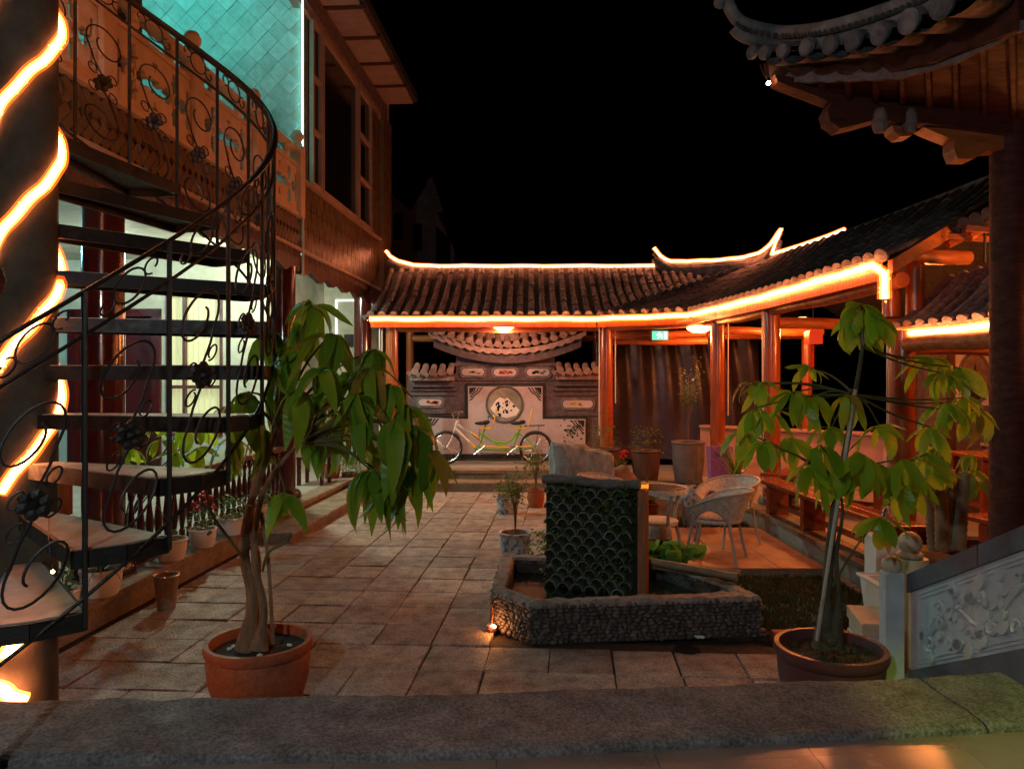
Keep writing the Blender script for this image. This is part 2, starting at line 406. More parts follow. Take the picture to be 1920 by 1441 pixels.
slabs = {w: [slab_mesh(w * .415, .425, 40 + i * 7 + w) for i in range(3)] for w in (1, 2)}
random.seed(11)
for r in range(20):
    Y = 4.02 + .425 * r
    k = 0; X = -3.405 + (0 if r % 2 else 0)
    while True:
        wd = 2 if rnd(0, 1) < .04 else 1
        w = wd * .415; xc = X + w / 2
        lim = 3.25 if Y < 5.2 else (-.36 if Y < 6.75 else 1.05)
        if xc + w / 2 > lim + .2:
            if wd == 2: wd = 1; w = .415; xc = X + w / 2
            if xc > lim + .05: break
        p = cy(xc, Y, rnd(-.0035, .0035))
        inst(random.choice(slabs[wd]), 'paving_slab', pav, T(p) @ RZ(-YAW + (pi if rnd(0, 1) > .5 else 0)) @ RX(rnd(-.006, .006)) @ RY(rnd(-.006, .006)))
        X += w
# drain dark patch + small white scrap
dr = G(1288, 1218); mb = MB().lathe([(0, .0), (.075, .001), (.09, 0)], (dr.x, dr.y, .006), 18)
obj('drain_cover', mb, 'black', label='small round black drain cover in the paving before the pond', cat='drain cover')
sc_ = G(1306, 1193); mb = MB().ico((sc_.x, sc_.y - .04, .018), (.035, .02, .016), 2, noise=.35, seed=3).ico((sc_.x + .03, sc_.y - .05, .015), (.02, .015, .012), 2, noise=.3)
obj('crumpled_tissue', mb, 'white', smooth=True, label='crumpled white tissue on the ground against the pebbled pond wall', cat='litter')

# ---- stone kerb in front, porch floor
kb = [(3.22, 2.70), (3.30, 2.78), (3.38, 2.83), (3.55, 3.03), (3.63, 3.10), (3.70, 3.20)]
kx = [-6.0, -2.4, -.25, 1.80, 2.36, 3.6]
kroot = structure('porch_kerb', MB().prism([(x, b - .03) for x, (b, f) in zip(kx, kb)] + [(x, f + .01) for x, (b, f) in list(zip(kx, kb))[::-1]], 0, .25), 'mortar')
def kerb_block(x0, x1):
    def at(x, which):
        for (xa, a), (xb, b) in zip(zip(kx, kb), list(zip(kx, kb))[1:]):
            if xa <= x <= xb: t = (x - xa) / (xb - xa); return a[which] + (b[which] - a[which]) * t
    n = max(8, int((x1 - x0) / .022)); m = 30; rows = []
    for i in range(n + 1):
        x = x0 + (x1 - x0) * i / n; yb, yf = at(x, 0), at(x, 1); row = [(x, yb, .0), (x, yb + .004, .22)]
        ex = min(i, n - i)
        for j in range(m + 1):
            y = yb + (yf - yb) * j / m
            e = min(j, m - j)
            z = .42 + .012 * mnoise.fractal(Vector((x * 3, y * 3, 0)), 1, 2, 4) + .0035 * mnoise.fractal(Vector((x * 22, y * 30, 3)), 1, 2, 3) - (.016 if e == 0 else .004 if e == 1 else 0) - (.01 if ex == 0 else 0)
            row.append((x, y + .008 * mnoise.noise(Vector((x * 5, 3, 1))) * (1 if e == 0 else 0), z))
        row += [(x, yf, .2)]
        rows.append(row)
    mb = MB().sheet(rows)
    for rr, rev in ((rows[0], False), (rows[-1], True)):
        o = len(mb.v); mb.v += rr; f = tuple(range(o, o + len(rr))); mb.f.append(f if rev else f[::-1])
    return obj('kerb_block', mb, 'kerb', kroot, smooth=True)
for a, b in ((-5.9, 1.97), (1.98, 3.5)): kerb_block(a, b)
fl = structure('porch_floor', MB().prism([(-6, 2.72), (-2.4, 2.80), (-.25, 2.85), (1.8, 3.05), (3.6, 3.2), (3.6, -4), (-6, -4)], .1, .372), 'mortar')
def ptile(poly):
    cx = sum(p[0] for p in poly) / len(poly); c_y = sum(p[1] for p in poly) / len(poly)
    q = [(cx + (p[0] - cx) * .996, c_y + (p[1] - c_y) * .996) for p in poly]
    obj('porch_tile', MB().prism(q, .372, .385), 'porch_tile', fl)
def fr(x): return 2.775 + (x + 2.4) * .024 + max(0, x + .25) * .078
for i in range(12):
    x0 = -4.4 + i * .62; x1 = x0 + .62; e0, e1 = fr(x0), fr(x1)
    ptile([(x0, e0), (x1, e1), (x1, e1 - .10), (x0, e0 - .10)])
    for k in range(4):
        a = .10 + k * .6; ptile([(x0, e0 - a), (x1, e1 - a), (x1, e1 - a - .6), (x0, e0 - a - .6)])

# ---- left plinth + steps
pl = structure('left_plinth', MB().bb((-9.6, 2.9, -.02), (-3.50, 15.3, .16), CY), 'step')
obj('plinth_floor', MB().bb((-9.6, 2.9, .16), (-3.72, 15.3, .218), CY), 'plinth_top', pl)
random.seed(5); Y = 3.0
while Y < 12.6:
    L = rnd(.8, 1.15)
    obj('edge_stone', MB().bb((-3.71, Y + .004, .162), (-3.45 + rnd(-.004, .004), Y + L - .004, .225), CY, bev=.012), 'step', pl)
    Y += L
stp = structure('side_step', MB().bb((-3.49, 8.1, -.02), (-3.06, 12.7, .085), CY), 'step')
Y = 8.1
while Y < 12.5:
    L = 1.14; obj('edge_stone', MB().bb((-3.495, Y + .004, .086), (-3.03, Y + L - .006, .125), CY, bev=.01), 'step', stp); Y += 1.15

# ---- back platform with two steps, right plinth
bp_ = structure('back_platform', MB().prism([(-2.6, 12.72), (1.4, 12.62), (1.4, 17), (-4.2, 17)], -.02, .25), 'step')
for i in range(5):
    x0 = -2.58 + i * .79; obj('edge_stone', MB().prism([(x0, 12.66), (x0 + .785, 12.64), (x0 + .785, 13.0), (x0, 13.02)], .25, .30), 'step', bp_)
obj('platform_floor', MB().prism([(-2.6, 13.025), (1.37, 13.0), (1.37, 17), (-4, 17)], .25, .296), 'plinth_top', bp_)
st2 = structure('back_step', MB().prism([(-2.6, 12.2), (1.3, 12.1), (1.3, 12.61), (-2.6, 12.71)], -.02, .11), 'step')
for i in range(5):
    x0 = -2.58 + i * .775; obj('edge_stone', MB().prism([(x0, 12.16), (x0 + .77, 12.14), (x0 + .77, 12.6), (x0, 12.62)], .11, .15), 'step', st2)
rp = structure('right_plinth', MB().prism([(1.45, 12.5), (2.5, 11.2), (3.1, 9.2), (3.13, 4.9), (9, 4.9), (9, 17), (1.45, 17)], -.02, .17), 'plinth_top')
def edge_run(path, z0, z1, w, parent, step=.85, m='step'):
    for a, b in zip(path, path[1:]):
        a = Vector(a); b = Vector(b); d = (b - a); L = d.length; d.normalize(); nrm = Vector((-d.y, d.x)); n = max(1, round(L / step))
        for i in range(n):
            p = a + d * (L * i / n + .004); q = a + d * (L * (i + 1) / n - .004)
            obj('edge_stone', MB().prism([p[:], q[:], (q + nrm * w)[:], (p + nrm * w)[:]], z0, z1), m, parent)
edge_run([(3.09, 4.9), (3.06, 9.2), (2.47, 11.2), (1.42, 12.48)], .17, .222, -.3, rp)
structure('gutter_strip', MB().prism([(2.98, 5.0), (3.06, 5.0), (3.03, 9.2), (2.95, 9.2)], -.02, .035), 'ridge')

# ---- raised tiled patio with its tiles
pt = structure('tiled_patio', MB().prism([(.77, 6.86), (2.92, 6.86), (2.90, 8.75), (.77, 8.75)], -.02, .085), 'step')
for i in range(-1, 4):
    for j in range(5):
        x0 = 1.2 + i * .43; y0 = 6.85 + j * .38
        obj('patio_tile', MB().bb((x0 + .003, y0 + .003, .085), (x0 + .427, y0 + .377, .1 + rnd(-.001, .001)), bev=.003), 'slab_red', pt)
# ---- lawn strip
structure('lawn_soil', MB().prism([(1.5, 5.30), (2.96, 5.30), (2.96, 6.84), (.4, 6.84), (.4, 6.5)], -.03, .02), 'soil')
structure('garden_bed', MB().prism([(1.1, 8.8), (2.94, 8.8), (2.94, 9.4), (2.4, 11.1), (1.3, 12.1), (1.1, 12.1)], -.03, .03), 'soil')
def tuft(mb, x, y, z, n, h, sp):
    for _ in range(n):
        a = rnd(0, 6.28); b = rnd(0, sp); px, py = x + b * cos(a), y + b * sin(a); w = rnd(.003, .007); hh = h * rnd(.5, 1.2); l = rnd(0, 6.28); t = hh * rnd(.2, .8)
        dx, dy = -sin(l) * w, cos(l) * w
        mb.add([(px - dx, py - dy, z), (px + dx, py + dy, z), (px + cos(l) * t, py + sin(l) * t, z + hh)], [(0, 1, 2)])
random.seed(21); mb = MB()
for _ in range(2600):
    x, y = rnd(1.55, 2.94), rnd(5.36, 6.82); tuft(mb, x, y, .018, 5, .045, .03)
for _ in range(1200):
    x, y = rnd(1.15, 2.92), rnd(8.82, 9.7); tuft(mb, x, y, .028, 5, .06, .03)
obj('lawn_grass', mb, 'grass', kind='stuff')
be = thing('brick_edging', 'low row of orange brick edging where the lawn meets the paving', 'edging', (2.0, 5.3, 0))
for i in range(9): obj('brick', MB().bb((1.86 + i * .125, 5.235, -.01), (1.98 + i * .125, 5.30, .055 + rnd(-.004, .004)), bev=.006), 'terracotta', be)

# ================================================================== LEFT BUILDING
def B(a, b, bev=0): return MB().bb(a, b, CY, bev)
gh = thing('guest_house', 'two storey guest house with tiled band, teal lit upper wall and maroon columns', 'building', cy(-3.7, 10.2, 0), -YAW)
# upper wall facing the camera, with set tiles
obj('upper_wall', B((-9.6, 10.2, 4.1), (-3.72, 10.4, 9.2)), 'plaster', gh)
tile_me = MB().box((0, 0, 0), (.206, .022, .206), bev=.004).mesh('wall_tile', M['teal_tile'])
random.seed(3); cnt = 0
s2 = .212 * sqrt(2)
for i in range(14):
    for j in range(24):
        X = -3.87 - i * s2 - (s2 / 2 if j % 2 else 0); Z = 4.25 + j * s2 / 2
        if Z > 7.45 or X < -7.05: continue
        inst(tile_me, 'wall_tile', gh, CY @ T((X, 10.19 + rnd(-.004, .003), Z)) @ RY(pi / 4) @ RX(rnd(-.035, .035)) @ RZ(rnd(-.035, .035))); cnt += 1
# side wall of the projecting room above the courtyard
obj('facade_wall', B((-3.9, 10.41, 3.7), (-3.715, 15.3, 7.5)), 'band_joint', gh)
obj('far_wall', B((-9.6, 15.31, 0), (-3.7, 15.5, 9.0)), 'plaster', gh)
bt = MB().box((0, 0, 0), (.028, .118, .30), bev=.004).mesh('band_tile', M['band_tile'])
for i in range(42):
    for k in range(3):
        Y = 10.27 + i * .122
        if Y > 15.3: continue
        inst(bt, 'band_tile', gh, CY @ T((-3.70 + rnd(-.003, .003), Y, 3.86 + k * .306 + (.0))) @ RX(rnd(-.02, .02) + (.12 if (i + k) % 2 else -.12)))
obj('band_cap', B((-3.72, 10.2, 4.66), (-3.64, 15.35, 4.70)), 'pinkframe', gh)
obj('band_sill', B((-3.74, 10.2, 3.66), (-3.66, 15.35, 3.70)), 'pinkframe', gh)
# balcony slab, fascia tiles
obj('balcony_slab', B((-9.6, 1.0, 3.93), (-3.76, 10.2, 4.1)), 'plaster', gh)
obj('balcony_fascia', B((-3.78, 1.0, 3.70), (-3.715, 10.2, 4.12)), 'band_joint', gh)
ft = MB().box((0, 0, 0), (.026, .10, .30), bev=.004).mesh('fascia_tile', M['band_tile'])
for i in range(52):
    for k in range(2):
        Y = 4.0 + i * .118
        inst(ft, 'fascia_tile', gh, CY @ T((-3.70, Y, 3.81 + k * .205)) @ RX((.75 if k else -.75)) @ SC(1, .8, .82))
obj('balcony_trim', B((-3.76, 1.0, 3.655), (-3.655, 10.2, 3.70)), 'pinkframe', gh)
# carved beam below
mb = MB()
for Y0, Y1 in ((1.0, 10.15), (10.2, 15.2)):
    rows = []; n = int((Y1 - Y0) / .05)
    for i in range(n + 1):
        Y = Y0 + (Y1 - Y0) * i / n; d = .05 * mnoise.noise(Vector((Y * 4, 1, 0))) + .03 * sin(Y * 9)
        rows.append([cy(-3.70 + .01 * sin(Y * 31), Y, 3.655), cy(-3.68 + .02 * mnoise.noise(Vector((Y * 14, 5, 0))), Y, 3.54), cy(-3.70, Y, 3.38 + d), cy(-3.78, Y, 3.38 + d), cy(-3.78, Y, 3.655)])
    mb.sheet(rows)
obj('carved_beam', mb, 'dark_wood', gh)
# ceiling of the terrace
obj('terrace_ceiling', B((-9.6, 1.0, 3.89), (-3.79, 10.3, 3.925)), 'plaster', gh)
obj('passage_ceiling', B((-9.6, 10.3, 3.94), (-3.9, 15.3, 3.99)), 'plaster', gh)
# ground floor walls
def wall_with(x0, x1, Y, z0, z1, holes):
    mb = MB(); xs = sorted({x0, x1, *[h[0] for h in holes], *[h[1] for h in holes]})
    for a, b in zip(xs, xs[1:]):
        zz = [(z0, z1)]
        for h in holes:
            if h[0] <= a and b <= h[1]: zz = [(p, q) for (s, e) in zz for p, q in ((s, min(e, h[2])), (max(s, h[3]), e)) if q > p + .001]
        for p, q in zz: mb.bb((a, Y, p), (b, Y + .2, q), CY)
    return mb
obj('ground_wall', wall_with(-9.6, -5.0, 12.3, .22, 3.94, [(-8.55, -6.98, .22, 3.0), (-6.85, -5.85, .9, 3.35)]), 'plaster', gh)
obj('passage_wall', B((-5.2, 12.5, .22), (-5.0, 15.3, 3.94)), 'plaster', gh)
obj('end_wall', B((-5.0, 15.15, .22), (-3.72, 15.3, 3.94)), 'plaster', gh)
obj('end_pilaster', B((-3.98, 14.8, .2), (-3.70, 15.14, 3.655)), 'plaster', gh)
mb = MB()
for a, b in (((-4.75, 15.12, 2.6), (-4.72, 15.15, 3.5)), ((-4.75, 15.12, 3.5), (-4.05, 15.15, 3.53)), ((-4.08, 15.12, 2.9), (-4.05, 15.15, 3.5)), ((-4.3, 15.12, 2.9), (-4.05, 15.15, 2.93))): mb.bb(a, b, CY)
obj('led_outline', mb, emit('cool led line', (.85, 1, .9), 1.6), gh)
obj('wall_sign', B((-4.55, 15.08, 2.55), (-4.2, 15.14, 2.8)), 'ink', gh, label='dark rectangular plate on the pale end wall')
# door and window in the ground wall
d_ = obj('door', B((-8.5, 12.38, .22), (-7.03, 12.42, 2.95)), 'red_door', gh)
mb = MB()
for a, b in (((-8.6, 12.24, .22), (-8.45, 12.36, 3.05)), ((-7.08, 12.24, .22), (-6.93, 12.36, 3.05)), ((-8.6, 12.24, 2.95), (-6.93, 12.36, 3.08)), ((-7.85, 12.3, .22), (-7.70, 12.37, 2.95))): mb.bb(a, b, CY)
obj('frame', mb, M['red_door'], d_)
w_ = obj('window', B((-6.85, 12.42, .9), (-5.85, 12.44, 3.35)), emit('lit room behind curtain', (.90, .92, .62), .5), gh, label='tall window with a glowing pale green curtain')
rows = []
for i in range(61):
    X = -6.85 + i / 60; rows.append([cy(X, 12.385 + .018 * sin(i * 1.05) + .008 * sin(i * 2.7), z) for z in (.9, 3.3)])
obj('curtain', MB().sheet(rows), leaf_mat('lit curtain', (.68, .68, .50), (.78, .78, .60), .6), w_, smooth=True)
mb = MB()
for x in (-6.85, -6.55, -5.89): mb.bb((x, 12.28, .9), (x + .05, 12.36, 3.35), CY)
for z in (.88, 1.7, 3.30): mb.bb((-6.85, 12.275, z), (-5.84, 12.355, z + .06), CY)
obj('frame', mb, M['terra_dark'], w_)
# big round columns
for Y in (5.95, 9.95, 14.0):
    c = obj('column', MB().lathe([(.165, .30), (.165, 3.42)], cy(-3.86, Y, 0), 28), 'maroon', gh, smooth=True)
    obj('column_base', MB().lathe([(.24, .218), (.25, .25), (.23, .30), (.20, .33), (.166, .335)], cy(-3.86, Y, 0), 28), 'black', c, smooth=True)
# upper pillar, windows, eaves
obj('upper_pillar', B((-4.02, 6.18, 4.1), (-3.80, 6.42, 7.6)), 'dark_wood', gh)
def window(Y0, Y1, panes):
    w = obj('window', B((-3.76, Y0, 4.72), (-3.705, Y1, 7.12)), 'window', gh)
    f = MB()
    for Y in (Y0, Y1 - .05): f.bb((-3.70, Y, 4.71), (-3.64, Y + .05, 7.13), CY)
    for z in [4.72 + 2.38 * i / panes for i in range(panes + 1)]: f.bb((-3.70, Y0 + .051, z - .02), (-3.645, Y1 - .051, z + .04), CY)
    obj('frame', f, 'pinkframe', w)
window(10.55, 10.98, 3); window(11.02, 12.98, 1); window(13.02, 13.9, 3)
pt_me = MB().box((0, 0, 0), (.03, .21, .085), bev=.004).mesh('pilaster_brick', M['band_tile'])
for k in range(27):
    for j in range(2): inst(pt_me, 'pilaster_brick', gh, CY @ T((-3.69, 14.15 + j * .22 , 4.78 + k * .09)))
obj('corner_pilaster', B((-3.72, 14.65, 3.70), (-3.60, 15.3, 7.2)), 'band_tile', gh)
rf = obj('roof', MB().prism([(-2.98, 7.56), (-2.98, 7.72), (-9.6, 9.9), (-9.6, 7.56)], 0, 1, CY @ Matrix(((1, 0, 0, 0), (0, 0, -12.6, 15.0), (0, 1, 0, 0), (0, 0, 0, 1)))), 'roof_flat', gh)
for i in range(12):
    Y = 3.0 + i
    obj('soffit_panel', B((-3.66, Y + .05, 7.52), (-3.06, Y + .95, 7.56)), 'soffit', rf)
    obj('batten', B((-3.7, Y - .05, 7.50), (-3.0, Y + .047, 7.555)), 'dark_wood', rf)
obj('frieze', B((-3.76, 2.8, 7.22), (-3.62, 15.0, 7.50)), 'lace', gh)
obj('frieze_board', B((-3.80, 2.8, 7.12), (-3.66, 15.0, 7.22)), 'soffit', gh)
obj('passage_pipe', MB().tube([cy(-3.66, 10.17, 3.3), cy(-3.66, 10.17, 4.25)], .018), 'conduit', gh)
# cyan led tube on the corner
led = thing('corner_light_tube', 'vertical cyan light tube on the corner of the upper storey', 'light tube', cy(-3.66, 10.14, 4.3))
obj('tube', MB().tube([cy(-3.66, 10.14, 4.85), cy(-3.66, 10.14, 9.0)], .014), emit('cyan tube glow', (.25, .95, .90), 6), led)
obj('cap', MB().tube([cy(-3.66, 10.14, 4.78), cy(-3.66, 10.14, 4.85)], .018), 'black', led)
# teal ceiling lamp above the balcony (out of the picture, above)
tl = thing('balcony_ceiling_lamp', 'teal glowing ceiling lamp above the balcony', 'lamp', cy(-5.3, 8.6, 7.7))
obj('shade', MB().lathe([(.0, -.06), (.16, -.05), (.18, 0), (.1, .06)], cy(-5.3, 8.6, 7.75), 20), emit('teal lamp glow', (.15, .95, .80), 5), tl, smooth=True)
lamp('lamp_light', cy(-5.3, 8.3, 7.6), 270, (.12, .95, .82), .15, tl)
obj('balcony_roof_board', B((-9.6, 1.0, 7.84), (-3.7, 10.2, 7.9)), 'dark_wood', gh)
# terrace lamps
def bowl_lamp(loc, label, power, colr, strength, grp, r=.16, mtl=None):
    t = thing('ceiling_lamp', label, 'lamp', loc, 0, grp)
    obj('shade', MB().lathe([(0, -.09), (r * .55, -.08), (r * .9, -.04), (r, 0), (r * .4, .03)], loc, 20), mtl or emit('lamp glass', colr, strength), t, smooth=True)
    obj('mount', MB().lathe([(.05, .03), (.06, .07)], loc, 12), 'white', t)
    if power: lamp('lamp_light', Vector(loc) - Vector((0, 0, .16)), power, colr, .08, t)
    return t
bowl_lamp(cy(-4.42, 11.0, 3.83), 'pale greenish ceiling lamp in the passage behind the maroon columns', 240, (.88, 1.0, .72), 14, 'terrace ceiling lamps', .12)
bowl_lamp(cy(-6.6, 10.4, 3.83), 'pale ceiling lamp before the curtained window', 55, (.88, 1.0, .74), 10, 'terrace ceiling lamps', .12)
bowl_lamp(cy(-8.2, 8.0, 3.80), 'teal ceiling lamp deep in the terrace beside the red door', 170, (.25, .8, .95), 6, 'terrace ceiling lamps', .12)
obj('balcony_rear_wall', B((-7.4, 1.0, 4.1), (-7.2, 10.15, 7.8)), 'plaster', gh)
# teal box on the balcony
ac = thing('balcony_box', 'dark framed box standing on the balcony against the teal wall', 'box', cy(-6.0, 9.6, 4.1), -YAW)
obj('box_body', B((-6.6, 9.7, 4.1), (-5.65, 10.1, 5.75)), 'ink', ac)
mb = MB()
for a, b in (((-6.62, 9.66, 5.70), (-5.6, 9.74, 5.80)), ((-5.66, 9.66, 4.1), (-5.58, 9.74, 5.70)), ((-6.62, 9.66, 4.1), (-6.55, 9.74, 5.70)), ((-6.12, 9.66, 4.1), (-6.06, 9.69, 5.70))): mb.bb(a, b, CY)
obj('box_frame', mb, M['murred'], ac)

# ---- upper balustrade: carved panels pierced through
bal = thing('balcony_balustrade', 'cream carved stone balustrade with pierced panels along the upper balcony', 'balustrade', cy(-3.7, 6, 4.12), -YAW)
def pierced(L, H):
    nx, nz = int(L / .028), int(H / .028); dx, dz = L / nx, H / nz; solid = [[True] * nz for _ in range(nx)]
    for i in range(nx):
        for k in range(nz):
            x = (i + .5) * dx - L / 2; z = (k + .5) * dz - H / 2; h = False
            for c in (-1, 1):
                u, v = x - c * L * .27, z
                r = sqrt(u * u + v * v); a = math.atan2(v, u)
                if .06 < r < .16 + .09 * cos(a * 4) : h = True
                if r < .03: h = True
            if abs(x) < .05 + .05 * cos(z * 22) and abs(z) < H * .38 and abs(abs(z) - .1) > .03: h = True
            if abs(abs(x) - L * .45) < .025 and abs(abs(z) - .12) < .07: h = True
            if h: solid[i][k] = False
    mb = MB(); t = .035
    def s(i, k): return 0 <= i < nx and 0 <= k < nz and solid[i][k]
    for i in range(nx):
        for k in range(nz):
            if not s(i, k): continue
            a, b, c, d = i * dx - L / 2, (i + 1) * dx - L / 2, k * dz - H / 2, (k + 1) * dz - H / 2
            vs = [(t, a, c), (t, b, c), (t, b, d), (t, a, d), (-t, a, c), (-t, b, c), (-t, b, d), (-t, a, d)]
            fs = [(0, 1, 2, 3), (7, 6, 5, 4)]
            if not s(i - 1, k): fs.append((0, 3, 7, 4))
            if not s(i + 1, k): fs.append((1, 5, 6, 2))
            if not s(i, k - 1): fs.append((0, 4, 5, 1))
            if not s(i, k + 1): fs.append((3, 2, 6, 7))
            mb.add(vs, fs)
    return mb.mesh('panel', M['balcony'])
pm = pierced(1.26, .60)
post_me = MB().box((0, 0, .5), (.17, .17, 1.0), bev=.015).lathe([(.06, 1.0), (.075, 1.02), (.055, 1.05), (.08, 1.09), (.085, 1.15), (.06, 1.20), (0, 1.22)], (0, 0, 0), 14).mesh('post', M['balcony'])
rail_me = MB().box((0, 0, .915), (.13, 1.29, .07), bev=.02).box((0, 0, .03), (.12, 1.29, .06), bev=.01).box((0, 0, .70), (.08, 1.29, .05)).lathe([(.035, .725), (.06, .78), (.045, .83), (.06, .88)], (0, -.3, 0), 10).lathe([(.035, .725), (.06, .78), (.045, .83), (.06, .88)], (0, .3, 0), 10).mesh('rail', M['balcony'])
for i in range(6):
    Y = 10.05 - i * 1.46
    inst(post_me, 'post', bal, CY @ T((-3.70, Y, 4.12)))
    inst(rail_me, 'rail', bal, CY @ T((-3.70, Y - .73, 4.12)))
    inst(pm, 'panel', bal, CY @ T((-3.70, Y - .73, 4.12 + .365)))

# ---- lower turned balustrade on the terrace edge
lb = thing('terrace_balustrade', 'dark turned wooden balustrade between the maroon columns behind the white pots', 'balustrade', cy(-3.62, 7.5, .22), -YAW)
bal_me = MB().lathe([(.03, 0), (.03, .08), (.018, .1), (.034, .2), (.038, .27), (.02, .42), (.018, .5), (.03, .53), (.03, .62)], (0, 0, 0), 10).mesh('baluster', M['maroon'], True)
for i in range(24): inst(bal_me, 'baluster', lb, CY @ T((-3.80, 6.25 + i * .145, .27)))
obj('rail', B((-3.86, 6.14, .89), (-3.74, 9.78, .95), .01), 'dark_wood', lb)
obj('bottom_rail', B((-3.85, 6.14, .225), (-3.75, 9.78, .27), .01), 'dark_wood', lb)
# wooden terrace bench behind the stair
wb = thing('terrace_bench', 'orange lit wooden bench frame on the terrace beyond the spiral stair', 'bench', cy(-4.6, 6.0, .22), -YAW)
obj('seat', B((-5.6, 5.6, .62), (-4.2, 6.0, .68), .01), 'timber', wb); obj('backrest', B((-5.6, 6.0, .7), (-4.2, 6.05, 1.05), .01), 'timber', wb)
for X in (-5.5, -4.3): obj('leg', B((X - .04, 5.65, .22), (X + .04, 5.95, .62)), 'timber', wb)
rc = thing('red_chair', 'dark red wooden chair on the plinth past the second maroon column', 'chair', cy(-3.9, 11.3, .22), -YAW)
obj('seat', B((-4.1, 11.1, .62), (-3.68, 11.5, .67), .01), 'red_door', rc); obj('backrest', B((-4.1, 11.5, .70), (-3.68, 11.54, 1.15), .01), 'red_door', rc)
for X in (-4.07, -3.71):
    for Y in (11.13, 11.5): obj('leg', B((X - .025, Y - .025, .22), (X + .025, Y + .025, .62 if Y < 11.4 else 1.2)), 'red_door', rc)

# ================================================================== COLUMN AND SPIRAL STAIR
SC0 = Vector((-2.473, 3.75, 0)); SR = 1.2
co = thing('plastered_column', 'tall round plastered column wrapped by a glowing rope light', 'column', SC0)
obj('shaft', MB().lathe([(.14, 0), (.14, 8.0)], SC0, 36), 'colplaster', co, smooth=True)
obj('collar', MB().lathe([(.19, 0), (.19, .10), (.141, .13)], SC0, 36), 'kerb', co)
rp_ = thing('spiral_rope_light', 'warm rope light wound in a spiral round the plastered column', 'rope light', SC0)
def helix(z0, z1, a0, pitch, r, step=.12, dirn=1):
    n = int((z1 - z0) / pitch * 2 * pi / step); return [SC0 + Vector((r * cos(a0 + dirn * i * step), r * sin(a0 + dirn * i * step), z0 + i * step / (2 * pi) * pitch)) for i in range(n + 1)]
for k in (0, 1):
    a0 = radians(33.4); z0 = .515 + .63 * k; i0 = int((.06 - z0) / 1.26 * 2 * pi / .12)
    i0 = int((1.32 - z0) / 1.26 * 2 * pi / .12)
    hx = [SC0 + Vector((.151 * cos(a0 + i * .12), .151 * sin(a0 + i * .12), z0 + i * .12 / (2 * pi) * 1.26 + .006 * sin(i * .9))) for i in range(i0, i0 + 260)]
    obj('core', MB().tube(hx, .014, 6), ROPE_COL, rp_, smooth=True)
    obj('glow_sleeve', MB().tube(hx, .024, 8), GLOW_SLEEVE, rp_, smooth=True); obj('glow_halo', MB().tube(hx, .036, 8), GLOW_HALO, rp_, smooth=True)
    bd = MB(); random.seed(k)
    for p in resample(hx, .02): bd.ico(p + Vector((rnd(-1, 1), rnd(-1, 1), rnd(-1, 1))).normalized() * .024, rnd(.004, .009), 1)
    obj('beads', bd, BEAD, rp_, kind='stuff')

tail = spline([P(-30, 1262, 3.72), P(0, 1238, 3.66), P(25, 1210, 3.6), P(38, 1192, 3.58)], 6); tail2 = spline([P(-25, 1285, 3.60), P(5, 1292, 3.56), P(22, 1306, 3.55), P(48, 1314, 3.56)], 6)
tlx = thing('rope_light_tail', 'loose glowing tail of rope light at the foot of the plastered column', 'rope light', P(20, 1310, 3.6))
for q_ in (tail, tail2):
    obj('core', MB().tube(q_, .026, 6), ROPE_COL, tlx, smooth=True); obj('glow_sleeve', MB().tube(q_, .04, 8), GLOW_SLEEVE, tlx, smooth=True)
stair = thing('spiral_stair', 'black iron spiral stair with stone treads and scrolled railing winding round the column', 'staircase', SC0)
RISE = .245; DTH = radians(15.8)
def sp(th, r, z): return SC0 + Vector((r * cos(th), r * sin(th), z))
for i in range(10):
    h = .945 + RISE * i; a1 = radians(-47.5) + DTH * i; a0 = a1 - DTH - radians(1.5)
    poly = [(SC0.x + .15 * cos(a0 - .25), SC0.y + .15 * sin(a0 - .25)), (SC0.x + 1.17 * cos(a0), SC0.y + 1.17 * sin(a0)), (SC0.x + 1.19 * cos((a0 + a1) / 2), SC0.y + 1.19 * sin((a0 + a1) / 2)), (SC0.x + 1.17 * cos(a1), SC0.y + 1.17 * sin(a1)), (SC0.x + .15 * cos(a1 + .25), SC0.y + .15 * sin(a1 + .25))]
    t = obj('tread', MB().prism(poly, h - .022, h), 'tread', stair)
    f = MB(); c = Vector((sum(p[0] for p in poly) / 5, sum(p[1] for p in poly) / 5))
    q = [tuple(c + (Vector(p) - c) * 1.02) for p in poly]
    for a, b in zip(q, q[1:] + q[:1]):
        a = Vector(a); b = Vector(b); d = (b - a).normalized(); nr = Vector((d.y, -d.x)) * .012
        f.prism([tuple(a + nr), tuple(b + nr), tuple(b - nr), tuple(a - nr)], h - .075, h - .004)
    f.prism([tuple(c + (Vector(p) - c) * .97) for p in poly], h - .034, h - .024)
    obj('frame', f, 'iron', t)
def spiral2(cx, cz, r0, r1, a0, turns, n=26):
    return [(cx + (r0 + (r1 - r0) * i / n) * cos(a0 + turns * 2 * pi * i / n), cz + (r0 + (r1 - r0) * i / n) * sin(a0 + turns * 2 * pi * i / n)) for i in range(n + 1)]
def rail_z(th): return .945 + RISE * ((th - radians(-47.5)) / DTH)
th0 = radians(-47.5) - DTH; th1 = radians(-47.5) + DTH * 12.6
def hel(r, dz, a, b, n): return [sp(a + (b - a) * i / n, r, rail_z(a + (b - a) * i / n) + dz) for i in range(n + 1)]
hr = hel(SR, 1.25, th0, th1, 90); obj('handrail', MB().tube(hr, [.0095 + .0115 * min(1, max(0, (i - 22) / 8)) for i in range(91)], 8), 'rod', stair, smooth=True)
obj('lower_rail', MB().tube(hel(SR, 1.08, th0, th1, 90), .0085, 6), 'rod', stair, smooth=True)
